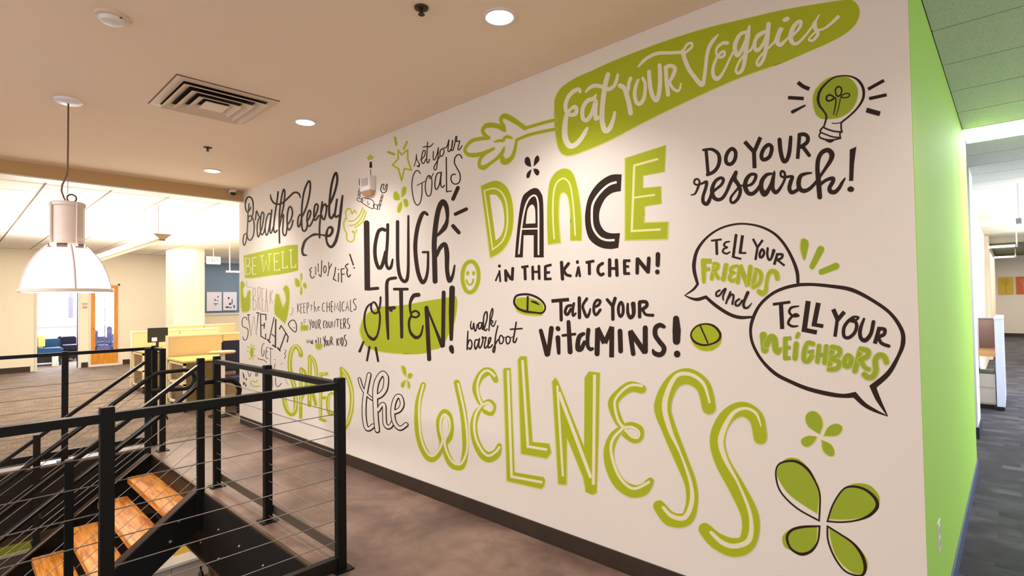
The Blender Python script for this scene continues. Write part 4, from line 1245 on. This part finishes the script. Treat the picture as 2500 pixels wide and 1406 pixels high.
paint('painted_lettering', 'brown lettering Take YOUR vitaMINS with exclamation mark', 'lettering', LT, '''
@F16
=letter
kL46: 240,130 465,110
kl42: 360,130 365,370
=letter
ks38: 490,185 440,200 415,270 445,300 490,230
ks34: 525,160 510,270 520,315 550,285,24
=letter
kl44: 595,90 597,340
ks38: 690,100 640,185,34 655,260 690,330,40 720,290,34 735,230,22
=letter
ks36: 790,205 840,180 860,130 820,118 785,170 780,260 810,305 862,240
=letter
kl40: 950,112 1020,195
kl44: 1050,95 1020,195 1022,360
=letter
kc38: 1125,145 1095,200 1095,280 1120,325 1150,280 1150,190
=letter
ks40: 1210,165,30 1212,280,40 1245,340,48 1285,290,48 1280,165,60
=letter
kl44: 1360,150 1362,330
ks44: 1365,140 1440,140 1452,190 1390,240
ks36: 1400,240 1440,300 1530,310,40
=letter
kl58: 105,505,50 185,805,66
kl60: 240,475,60 200,805,50
=letter
kl58: 322,476 326,484
kl62: 322,595 334,790,44
=letter
kl56: 457,395,50 478,775,64
kl34: 385,567 540,549
=letter
ks58: 650,545,44 600,575 577,650 580,735,70 620,735 660,650,44
ks48: 710,495,52 700,600 702,700 735,742 762,735,40
=letter
kl64: 828,500 820,800
kL66: 822,470 915,665
kL60: 1010,455 918,665
kL60: 1008,455 1005,845
=letter
kl60: 1112,510 1120,765
=letter
kl58: 1242,530 1280,800
kL66: 1240,510 1430,785
kl64: 1433,470 1433,770
=letter
ks60: 1670,455,48 1620,435 1565,470,60 1560,560 1610,640 1670,720,60 1655,790 1605,812,64 1550,790 1530,750,26
=letter
kl90: 1825,352,76 1832,500,104 1830,640,92
kl82: 1838,799 1838,806
''')
paint('painted_pill', 'round lime tablet outlined in brown right of vitaMINS', 'drawing', None, '''
@F16
=fill
gf: 2020,510 2100,430 2220,415 2340,460 2400,560 2390,670 2300,750 2200,770 2090,730 2020,640
=outline
kc26: 2200,420,20 2310,450,30 2385,540,32 2370,620,30 2290,670,24 2180,690 2080,660,30 2025,600,24 2020,530,20 2090,450,20
kL20: 2130,436 2232,668
''')
paint('painted_carrot', 'lime carrot banner with leafy top reading Eat YOUR Veggies along the top of the mural', 'banner', None, '''
@F0
=carrot_body
gf: 1353.2,256.4 1357.6,234.4 1373,212.3 1406,190.3 1445.9,172.6 1494,150.6 1560.6,124 1626.7,99.8 1716.8,71 1793.7,51.9 1851,38.4 1909,25 1985.8,11.5 2062.6,0 2082,2 2095,15.4 2098,34.6 2087.6,59.5 2062.6,82.6 2024,103.7 1966.5,128.7 1909,153.7 1832,180.6 1774.5,203.6 1697.6,238.2 1626.7,271.9 1560.6,305 1494.4,340.3 1439,364.5 1395,380 1375,377.7 1364,364.5 1357.6,340 1353,300.6
@F11
=carrot_leaves
gs60: 2080,195 1800,265 1600,325 1420,375!
gs90: 1420,375,90 1300,290 1150,190,110 1000,118,110 920,150,80 905,230,60 960,330,70 980,430,60
gs100: 970,430,50 880,350,100 780,320 680,310 580,330,95 515,410,65 540,500,70 640,580,60
gs75: 640,585 450,605 300,640 190,730,60 130,850,60 190,935,70 330,955,90 480,930,80 620,880 750,812,50
gs60: 560,930 470,1020 440,1130 460,1205,80 540,1220,100 650,1150 800,1040 920,920,80 975,790,30
gs100: 935,1010,90 960,1095,120 1050,1080,115 1140,1000,80 1200,850,60 1240,630,50! 1450,540,60 1700,470,60 2080,395,60
gs50: 770,670,30 860,645,50 950,640,60 980,585,50 1050,560,66 1145,595,30
@F17
=letter
ws36: 345,655,24 330,625,34 270,650 215,710 185,790 190,860 210,890,24 250,910 300,890 305,830,26 280,820 235,850,20 205,890 185,970,44 175,1080,54 185,1180,56 230,1250,54 290,1240,44 350,1180,40 395,1110 425,1055,20
=letter
ws36: 520,690,16 490,730 430,750 380,820 370,900 385,960 430,960 480,880 520,760 515,860 520,950 560,930,24
=letter
ws44: 655,460,40 625,570 605,700 590,850,44 590,980,46 620,1080,50 670,1060,44 710,970,34 730,880,22
ws34: 410,655,12 450,610,28 510,585 580,595 650,625,38 710,600,30 745,540,30 762,465,22
=letter
ws44: 790,585 840,620 870,720 890,800 905,890
ws28: 905,505,32 885,560 880,640,20
=letter
ws32: 990,520,18 960,600 950,690 970,770,34 1010,785,36 1050,730,32 1065,640,30 1065,560,26 1040,505,26
=letter
ws38: 1110,430,34 1115,530 1130,640 1160,720,40 1190,745,40 1215,690,38 1230,560 1230,450 1225,358,34
=letter
ws36: 1295,395 1300,500 1310,600 1320,685,38
ws34: 1285,385,26 1340,365,34 1395,390,36 1380,460,34 1330,550,22
ws26: 1340,560 1370,610 1420,645,22 1450,620,18 1462,565,14
@F18
=letter
ws46: 140,650,44 165,750 220,880 290,980 370,1070,54 400,1060,46
ws36: 400,1070,36 425,900 445,720 475,600 530,510 590,440,8
@F17
ws28: 990,375,10 1050,310 1130,255 1220,225,30 1350,222 1480,215,26
ws20: 1480,215 1530,130,18 1580,115 1580,160 1500,230,22
@F18
=letter
ws24: 705,545,40 650,548,34 590,590,26 565,640,20 575,700 620,730 670,700 665,650,18 610,685 560,760,26 525,870,30 530,960,40 570,1000,50 620,970,30 680,870,18 750,720,18 785,660,24
=letter
ws34: 975,360,14 960,400 880,430 830,500,44 800,600,48 830,700,46 880,650,36 940,520
ws44: 988,330,18 965,450,56 945,600,52 930,750,44 900,880,34 850,930,30 815,900,22 840,820,20 900,720,20 1000,640,16
=letter
ws30: 1000,640,18 1050,560 1090,450 1190,400 1080,480,36 1050,590,44 1090,640,40 1160,560,30 1210,420,20
ws44: 1232,305,46 1215,450,54 1200,600,44 1170,740,34 1110,830,28 1080,800,22 1120,720,18 1220,620,16 1300,540,18
=letter
ws44: 1300,540,18 1400,350,46 1360,430,50 1340,530,54 1380,570,44 1440,520,24 1490,470,20
wl44: 1435,255 1472,238
=letter
ws38: 1500,480,34 1580,410,20 1630,340,30 1645,280,30 1610,275,34 1550,340,46 1512,450,54 1530,540,44 1600,550,26 1700,450,20 1790,330,18
=letter
ws22: 1875,190,8 1835,260,20 1812,320,60 1830,370,44 1860,430,30 1800,510,24 1745,510,18 1770,460,14 1850,390,18
ws24: 1850,385 1920,370,18 2000,320,26 2115,215,34
''')
paint('painted_flower', 'small dark brown four-petal flower above the word DANCE', 'flower', FL, '''
@F11
=petal
kf: 1420,1030 1480,990 1530,1050 1555,1205! 1480,1190 1420,1130
=petal
kf: 1605,1205! 1620,1060 1660,980 1700,965 1728,1020 1715,1090
=petal
kf: 1600,1245! 1680,1250 1730,1310 1710,1380 1670,1388 1620,1330
=petal
kf: 1561,1250! 1545,1340 1515,1430 1470,1450 1450,1400 1480,1320
''')
paint('painted_lettering', 'big blocky word DANCE in lime and brown with pale inlines', 'lettering', LT, '''
@F12
=letter
gf: 65,490! 220,430 330,470 400,580 435,760 430,950 390,1110 300,1240 170,1315!
wf: 165,590! 235,590 300,670 330,800 330,950 290,1060 235,1110!
yc18: 105,540! 220,515 300,560 350,660 370,820 360,980 310,1120 200,1215!
=letter
kf: 455,1305! 480,1000 530,650 600,550 690,510 750,560 780,700 785,1305! 670,1305! 670,1050! 555,1050! 545,1305!
wf: 580,920! 600,760 650,700 685,750 690,915!
ws20: 500,1260 530,960 570,740 620,630 680,595 715,650 725,800 725,1270
wL18: 528,980 725,975
=letter
gf: 835,1160! 825,900 830,640 860,430 940,320 1040,290 1120,350 1180,560 1215,850 1215,1110! 1090,1110! 1085,800 1060,620 1010,565 970,620 960,850 980,1140!
ys18: 905,1090 890,850 895,600 930,460 1010,400 1080,460 1110,600 1130,800 1145,1050
@F13
=letter
kf: 590,430! 450,440 300,540 190,700 145,900 150,1080 200,1230 320,1320 450,1345 550,1330! 570,1150! 450,1150 370,1110 320,1010 320,880 380,740 470,660 580,635!
wb28: 530,525 430,560 320,660 240,790 225,930 240,1080 310,1190 400,1235 505,1235
=letter
gp: 630,235 1130,75 1115,395 850,445 850,600 1070,580 1075,785 870,820 870,1020 1165,1010 1155,1225 630,1240
yL28: 1040,240 745,322 715,1125 1070,1105
yL24: 728,718 1000,680
''')
paint('painted_lettering', 'brown capitals IN THE KITCHEN with exclamation mark below DANCE', 'lettering', LT, '''
@F14
=letter
kl40: 213,267 214,270
kl24: 215,340 165,460
kl26: 213,335 225,470
=letter
kl40: 295,330 300,460
kl40: 300,340 360,435; 390,300 382,445
=letter
kL34: 503,285 600,270
kl40: 550,285 556,440
=letter
kl36: 654,280 657,440; 737,270 742,435
kL32: 655,345 740,345
=letter
kl38: 822,280 822,440
kL34: 815,275 905,250; 815,357 885,352; 810,442 905,437
=letter
kl44: 1037,220 1050,440
kl40: 1130,235 1065,320
ks38: 1065,320 1100,380 1155,398
=letter
kl40: 1248,210 1248,220
kl30: 1260,285 1234,400
kl32: 1262,285 1280,400
=letter
kL36: 1357,222 1472,200
kl40: 1405,220 1407,370
=letter
ks40: 1582,232 1530,270 1520,340 1555,385 1590,372
=letter
kl44: 1675,185 1675,395; 1765,190 1773,390
kL36: 1680,300 1765,300
=letter
kl42: 1872,205 1875,365
kL36: 1855,197 1950,197
kL32: 1875,275 1932,273
kL36: 1860,367 1945,367
=letter
kl46: 2043,175 2040,360
kL54: 2040,170 2190,350
kl48: 2195,165 2185,345
=letter
kl66: 2316,112,60 2312,255,54
kl58: 2308,342 2308,350
''')
paint('painted_bulb', 'drawn light bulb with green fill and six dark rays, upper right of mural', 'drawing', None, '''
@F19
=fill
hf: 850,150 1000,170 1100,260 1140,380 1110,530 1020,660 880,740 720,765 600,750 520,660 490,500 520,360 620,240 730,170
=outline
ks26: 665,830,26 690,730,28 650,650 590,570,34 570,470,40 600,360,36 680,260,26 800,170,22 950,145,20 1080,170,26 1170,240,40 1220,350,40 1210,480,36 1130,610,28 1020,720,26 920,800,26 900,830,24
ks14: 770,825 850,825 900,810
=filament
kc22: 860,300 820,340 825,410 860,440 900,400 905,330
kc26: 740,420 690,450 700,500 750,500 800,460
kc18: 900,440 960,400 1020,410 1000,450 930,460
ks20: 820,460 825,500 815,590 790,700,14
ks14: 890,460 875,540 855,630 825,725,8
=screw_base
ks24: 665,830 650,880; 640,880 700,910 800,940 905,950; 900,830 900,900 912,950
ks22: 640,880 600,930,26 612,960; 605,955 680,985 780,1020 890,1030; 912,950 882,970 890,1040; 605,960 585,1000 600,1030 650,1055,20; 600,1035 700,1060 800,1060 885,1040
kf: 640,1050! 825,1055! 740,1105
=ray
kb56: 280,240 360,300 445,335
=ray
kL50: 140,458 365,472
=ray
kl50: 205,662 380,572,26
=ray
kL46: 1285,338 1512,212
=ray
kL46: 1300,473 1550,418
=ray
kL70: 1260,635 1455,690
''')
paint('painted_lettering', 'dark capitals DO YOUR over script research with exclamation mark', 'lettering', LT, '''
@F20
=letter
kL46: 305,250 335,612
ks52: 265,262,32 330,252,34 400,258,44 470,310,50 492,390,54 470,490,50 410,565,50 325,605,46
=letter
kc52: 665,245 610,290 580,370 590,440 640,460 690,420 715,350 710,280
=letter
kL56: 840,145 975,295
kL56: 1060,85 970,295 978,515
=letter
kc54: 1170,190 1110,240 1075,320 1080,380 1120,395 1180,360 1210,290 1215,220
=letter
ks58: 1325,120,60 1335,250 1360,370 1390,420,60 1430,390,56 1462,280 1480,85,48
=letter
kL50: 1602,45 1590,200 1575,385
ks54: 1600,50 1670,45 1716,85 1705,155 1620,220
kl52: 1650,220 1735,335
=letter
ks28: 95,885,14 150,870,26 190,790,34 215,710 190,665,26 150,675 140,720,26 175,745 240,730 310,705,44 300,790,44 265,900,44 265,980,50 310,1010,56 350,960,50 380,860,34
=letter
ks44: 385,850,44 450,800,36 520,740,40 545,670,44 500,650,44 430,700,46 390,800,56 400,900,60 460,950,50 530,930,46 590,840,44 650,700,50 720,570,50
=letter
ks50: 720,570,50 700,660,60 750,740,56 780,830,50 750,930,44 690,990,40 650,980,36 650,920,34 700,850,30 760,780,34
=letter
ks40: 770,750,24 850,760,30 930,740,40 980,680,44 995,610,44 930,600,44 870,660,56 845,760,64 880,850,60 940,870,56 1000,830,50 1050,760,44
=letter
ks60: 1210,590,34 1140,610,50 1080,690,60 1070,790,64 1110,870,80 1160,830,60 1210,720,40 1250,570,34 1230,700,56 1230,800,56 1270,850,56 1320,810,44 1370,730,34
=letter
ks36: 1370,730,34 1400,650,34 1390,570,34 1350,560,34 1340,610,30 1380,640,34 1500,630,40 1480,700,56 1460,790,56 1490,850,56 1550,830,50 1600,790,40
=letter
ks50: 1765,580,26 1690,590,40 1620,620,56 1590,700,64 1600,790,64 1660,830,60 1740,800,50 1820,720,44 1880,640,40
=letter
ks60: 1880,640,36 1960,520,44 2035,400,60 2050,320,76 2000,265,66 1920,290,60 1865,380,60 1850,520,60 1865,700,70 1882,915,66
ks50: 1890,740,44 1970,680,44 2060,655,56 2065,700,56 2020,780,56 2030,835,64 2090,845,60 2150,790,50 2190,720,44 2232,655,22
=letter
kp: 2300,255 2390,215 2358,450 2346,690 2290,690 2295,480
kf: 2310,765 2355,790 2350,830 2310,845 2270,825 2270,790
''')
paint('painted_bubble', 'left round speech bubble reading TELL YOUR FRIENDS and', 'drawing', 'painted speech bubbles', '''
@F21
=outline
ks34: 1500,830,40 1490,700,46 1430,530,40 1330,350,36 1200,210,34 1020,120,28 820,85,24 650,100,26 480,160,26 330,270,30 220,420,40 180,580,48 185,700,46 225,850,34! 170,920,30 60,995,10! 150,1035,30 230,1045,44 330,1015,40! 450,1120,44 620,1230,44 760,1275,44 905,1270,30
=letter
kL26: 395,300 530,283
kL34: 463,290 470,480
=letter
ks26: 630,310,18 580,322 560,360 600,385,22 560,402 545,440 590,465 635,442,18
=letter
kL36: 715,215 690,400 675,515
kL26: 665,503 780,532
=letter
kL38: 795,230 763,462
kL26: 755,455 842,455
=letter
kL30: 928,275 985,385
kL30: 1052,290 985,385 960,545
=letter
kc32: 1045,410 1015,460 1020,510 1050,500 1070,450
=letter
ks30: 1115,395 1110,480 1130,540 1160,525 1192,425,44
=letter
kL34: 1240,460 1198,605
ks32: 1240,472 1300,475 1290,520 1230,545
kL28: 1240,545 1330,617
=letter
gl70: 300,560 302,820,44
gL64: 270,558 400,558
gL50: 320,665 380,655
=letter
gl42: 435,600 402,785
gs40: 430,590 480,600 475,650 425,680
gl44: 440,695 485,775
=letter
gl54: 585,610 550,790
=letter
gs44: 722,620,38 660,640 650,695 690,705,30 650,722 630,780 665,812,42 710,790
=letter
gl46: 760,640 732,830
gL60: 760,605 862,880
gl52: 895,630 870,850
=letter
gl46: 970,670 922,890
gs46: 965,665 1020,700 1030,770 1000,850 930,890
=letter
gs64: 1238,780,56 1220,710 1165,685,54 1120,740,44 1100,840,40 1090,930,50 1050,970,64 1005,945,60
=letter
ks24: 505,930 465,955 462,1000 500,995 555,925 580,915 548,1000 550,1052,18
=letter
ks24: 640,950 600,1050 585,1095
ks26: 605,1045 650,985 680,1000 665,1105
=letter
ks26: 752,1042 710,1075 708,1120 750,1118 790,1060
ks34: 862,958,42 812,1080 815,1145,34 860,1150,26 912,1093,10
''')
paint('painted_bubble', 'right larger speech bubble reading TELL YOUR NEIGHBORS', 'drawing', 'painted speech bubbles', '''
@F22
=outline
ks34: 560,60,34 700,58,30 880,75,34 1080,110,40 1280,210,34 1460,340,34 1570,500,40 1585,630,46 1540,760,36 1440,930,50 1290,1060,60! 1340,1180,50 1435,1350,6! 1300,1290,34 1200,1230,44 1110,1140,56! 1000,1150,40 850,1130,44 650,1080,40 480,1010,36 330,930,36 200,800,30 115,650,28 90,520,28 110,400,34 180,260,30 300,150,30 430,90,32 565,60,34
=letter
kL28: 308,253 480,230
kL42: 388,248 400,495
=letter
ks26: 562,270,14 490,285 470,330 510,368 560,365,20 530,350 480,390 460,440 500,468 552,465,16
=letter
kL50: 655,220 615,515
kL44: 592,498 740,528
=letter
kL48: 755,237 712,455
kL38: 690,447 803,467
=letter
kL44: 900,300 948,410
kL40: 1010,325 940,410
kL34: 940,400 918,570
=letter
kc34: 1080,395 1010,470 1005,560 1050,580 1110,530 1130,450
ks22: 1060,400 1100,375 1148,382 1100,422 1060,412
=letter
ks38: 1202,395,24 1165,500 1170,580 1215,605,44 1270,540 1295,425,38
=letter
kL40: 1355,475 1308,638
ks36: 1355,490 1405,500 1395,550 1330,570
ks34: 1340,560 1370,630 1445,662
=letter
hl70: 215,555 230,700
hs62: 245,650 290,575 325,600 335,690 360,720,52 388,682,22
=letter
hl44: 430,590 430,780
hL38: 430,590 490,583; 440,680 482,675; 436,783 482,778
=letter
hl50: 537,640 525,780
hl36: 558,542 545,572
=letter
hs48: 700,640 650,632,42 620,700 612,790 650,810 690,760
hL38: 650,722 712,712
=letter
hl44: 762,660 745,815
hl46: 832,665 815,825
hL38: 760,752 825,745
=letter
hl46: 892,680 860,885
hs46: 890,670 960,690 955,750 890,780; 890,790 958,820 938,880 860,890
=letter
hc50: 1045,755 1012,800 1020,855 1060,850 1078,790
=letter
hl52: 1165,700 1112,905
hs50: 1170,690 1240,710 1235,760 1160,800
hs44: 1170,800 1210,870 1248,890
=letter
hs54: 1422,818 1400,765 1350,752 1312,800 1318,900 1290,960 1240,968 1205,940
''')
paint('painted_rays', 'three lime burst marks at the upper right of the speech bubbles', 'drawing', None, '''
@F21
=ray
hf: 1545,280 1600,280 1635,330 1620,430 1590,540 1560,520 1530,420 1530,330
=ray
hl86: 1790,410,90 1680,630,66
=ray
hl80: 1800,697,72 1985,622,84
''')
paint('painted_flower', 'medium lime four-petal flower above the large outlined one', 'flower', FL, '''
@F23
=petal
hf: 435,265! 345,205 318,140 340,90 390,80 440,115 460,190
=petal
hf: 465,280! 500,210 560,180 610,200 605,250 560,280
=petal
hf: 445,310! 520,345 550,400 540,440 490,430 455,390
=petal
hf: 412,285! 340,278 285,310 300,355 345,365 390,330
''')
paint('painted_flower', 'largest flower, lime petals with dark outlines at the lower right of the mural', 'flower', FL, '''
@F23
=petal
hf: 415,905! 200,760 100,620 95,540 150,470 220,455 300,490 380,600 430,720
kc14: 428,960! 250,860 120,730 80,600 100,510 180,480,18 260,490,22 340,550,22 400,650 435,760
=petal
hf: 505,950! 560,800 650,690 740,660 840,680 910,760 905,840 850,910 740,945 620,955
kc14: 495,965! 540,830 620,710 700,685,18 800,710,20 880,780,26 895,850,30 830,920,24 720,960 600,972
=petal
hf: 415,1010! 300,1010 200,1030 135,1090 150,1170 210,1200 290,1230 370,1200 410,1120
kc14: 432,1005! 300,1010,22 210,1035,22 170,1090,22 190,1170,18 240,1215,20 300,1230,26 370,1200,22 420,1120
=petal
hf: 505,1010! 620,1080 740,1180 810,1270 810,1360 740,1390 640,1340 560,1240 520,1120
kc14: 495,1005! 600,1070 700,1140,18 770,1230,26 800,1330,28 780,1395,22 720,1400 630,1360 550,1250 500,1120
''')
def outlined(strokes):
    """brown stroke shifted down and right as the shaded edge, wall colour over it"""
    o = ''
    for w, body in strokes:
        for P in (parse(body),):
            q = ' '.join('%g,%g' % (x+4, y+6) for x, y, _, _2 in P)
            o += 'ks%g: %s\n' % (w+20, q)
            o += 'ks%g: %s\n' % (w+20, ' '.join('%g,%g' % (x, y) for x, y, _, _2 in P))
    for w, body in strokes: o += 'ws%g: %s\n' % (w, body)
    return o
paint('painted_lettering', 'outlined brown script the with a shaded edge, before WELLNESS', 'lettering', LT, '@F24\n=letter\n' + outlined([
    (20, '80,305 105,390 150,465 215,525 240,530'),
    (34, '192,255 162,400 138,560 135,720 155,850 190,875 235,840')]) + '=letter\n' + outlined([
    (44, '262,560 262,420 290,310 345,242 386,290 376,410 330,480 285,505'),
    (42, '262,560 268,700 275,800 285,890'),
    (30, '295,660 335,600 362,605 366,700 372,810 400,852 435,845 462,800')]) + '=letter\n' + outlined([
    (34, '485,682 540,655 570,590 548,508 505,512 470,600 464,720 488,815 545,868 615,825')]))
paint('painted_flower', 'small lime four-petal flower above the script word the', 'flower', FL, '''
@F24
=petal
gf: 560,165 590,160 615,200 615,280! 580,240
=petal
gf: 635,300! 640,250 670,240 690,265 670,300
=petal
gf: 610,315! 590,395 565,395 560,350
=petal
gf: 625,315! 655,350 660,400 635,410
''')
paint('painted_lettering', 'huge lime word WELLNESS with pale inlines along the bottom of the mural', 'lettering', LT, '''
@F25
=letter
gs60: 130,310,48 85,470,56 75,650,60 95,820,62 150,960,68 210,1010,76 270,970,60 310,880,50 285,760,44 285,650 325,570,50 375,600,50 395,700,50 385,810,46 340,880,44 350,960,60 390,1050,66 440,1090,60 500,1080,60 530,950,56 530,780,60 510,560,64 450,290,56
ys22: 130,310,20 95,470 92,650 110,820 160,945 215,985,30 270,940,26 315,840 295,740,24 300,640 335,592,24 375,640 380,740 335,840 345,920 390,1020 445,1065,24 500,1050,24 545,940 548,780 520,560 462,300
=letter
gs70: 820,265,50 780,192,64 720,190,84 660,250,70 630,350,64 665,460,50 700,490,40 760,465,34 805,510,36 780,578,50 720,565,40 690,530,36 640,580,60 610,700,64 630,840,70 690,960,84 760,1000,100 830,960,84 855,890,44
ys24: 810,225 750,175 690,200 650,290 652,390 690,490 750,480 790,520,18 770,560,16 710,530,20
ys24: 690,500 635,580 615,700 635,830 700,950 760,985 830,940 855,905
=letter
gp: 890,175 905,152 962,150 1000,1145 1275,1192 1290,1215 1285,1280 1255,1305 925,1230
yL26: 938,172 972,1185 1268,1240
=letter
gp: 1030,75 1055,40 1115,40 1170,855 1330,872 1350,960 1310,1015 1060,970
yL26: 1076,75 1128,898 1312,928
@F26
=letter
gp: 107,205 140,165 165,200 415,830 420,165 460,105 562,118 550,700 532,1260 490,1280 430,1250 400,1110 250,740 248,1175 235,1188 165,1180
yL22: 158,240 212,1105
yL34: 172,300 480,1120
yL30: 514,135 503,1185
=letter
gs90: 965,272,80 860,250,100 760,310,90 690,410,96 735,560,80 785,635,56
gs54: 785,640 860,612,50 945,650,54 950,730,54 890,760,56 800,705,50
gs100: 790,640,50 700,720,86 650,860,96 670,1020,100 750,1170,110 870,1245,120 980,1230,110 1045,1150,66
ys26: 965,242 860,235 765,300 705,400 735,560 790,640
ys24: 790,640 870,635 935,680 925,735 865,722 810,662
ys28: 780,650 695,740 670,860 720,1050 800,1170 900,1222 1032,1160
@F27
=letter
gs100: 490,330,94 450,180,100 340,110,110 230,160,100 165,320,118 210,480,100 290,680,90 360,860,80 370,1000,80 330,1110,90 220,1110,100 140,1020,80
ys30: 495,295,14 450,160,24 350,95,26 250,120,30 180,300,40 215,480,34 290,650,14 360,850,24 370,990,34 320,1100,36 230,1090,30 170,1030,22
=letter
gs110: 850,540,92 820,400,100 720,340,100 610,400,100 550,540,104 580,700,100 690,900,110 780,1100,120 760,1270,120 660,1310,130 540,1260,110 460,1180,84
ys30: 855,460,8 820,370,20 740,335,20 650,380,30 575,540,44 600,680,34 700,870,16 780,1080,26 775,1250,40 680,1300,36 590,1280,34 505,1205,24
''')
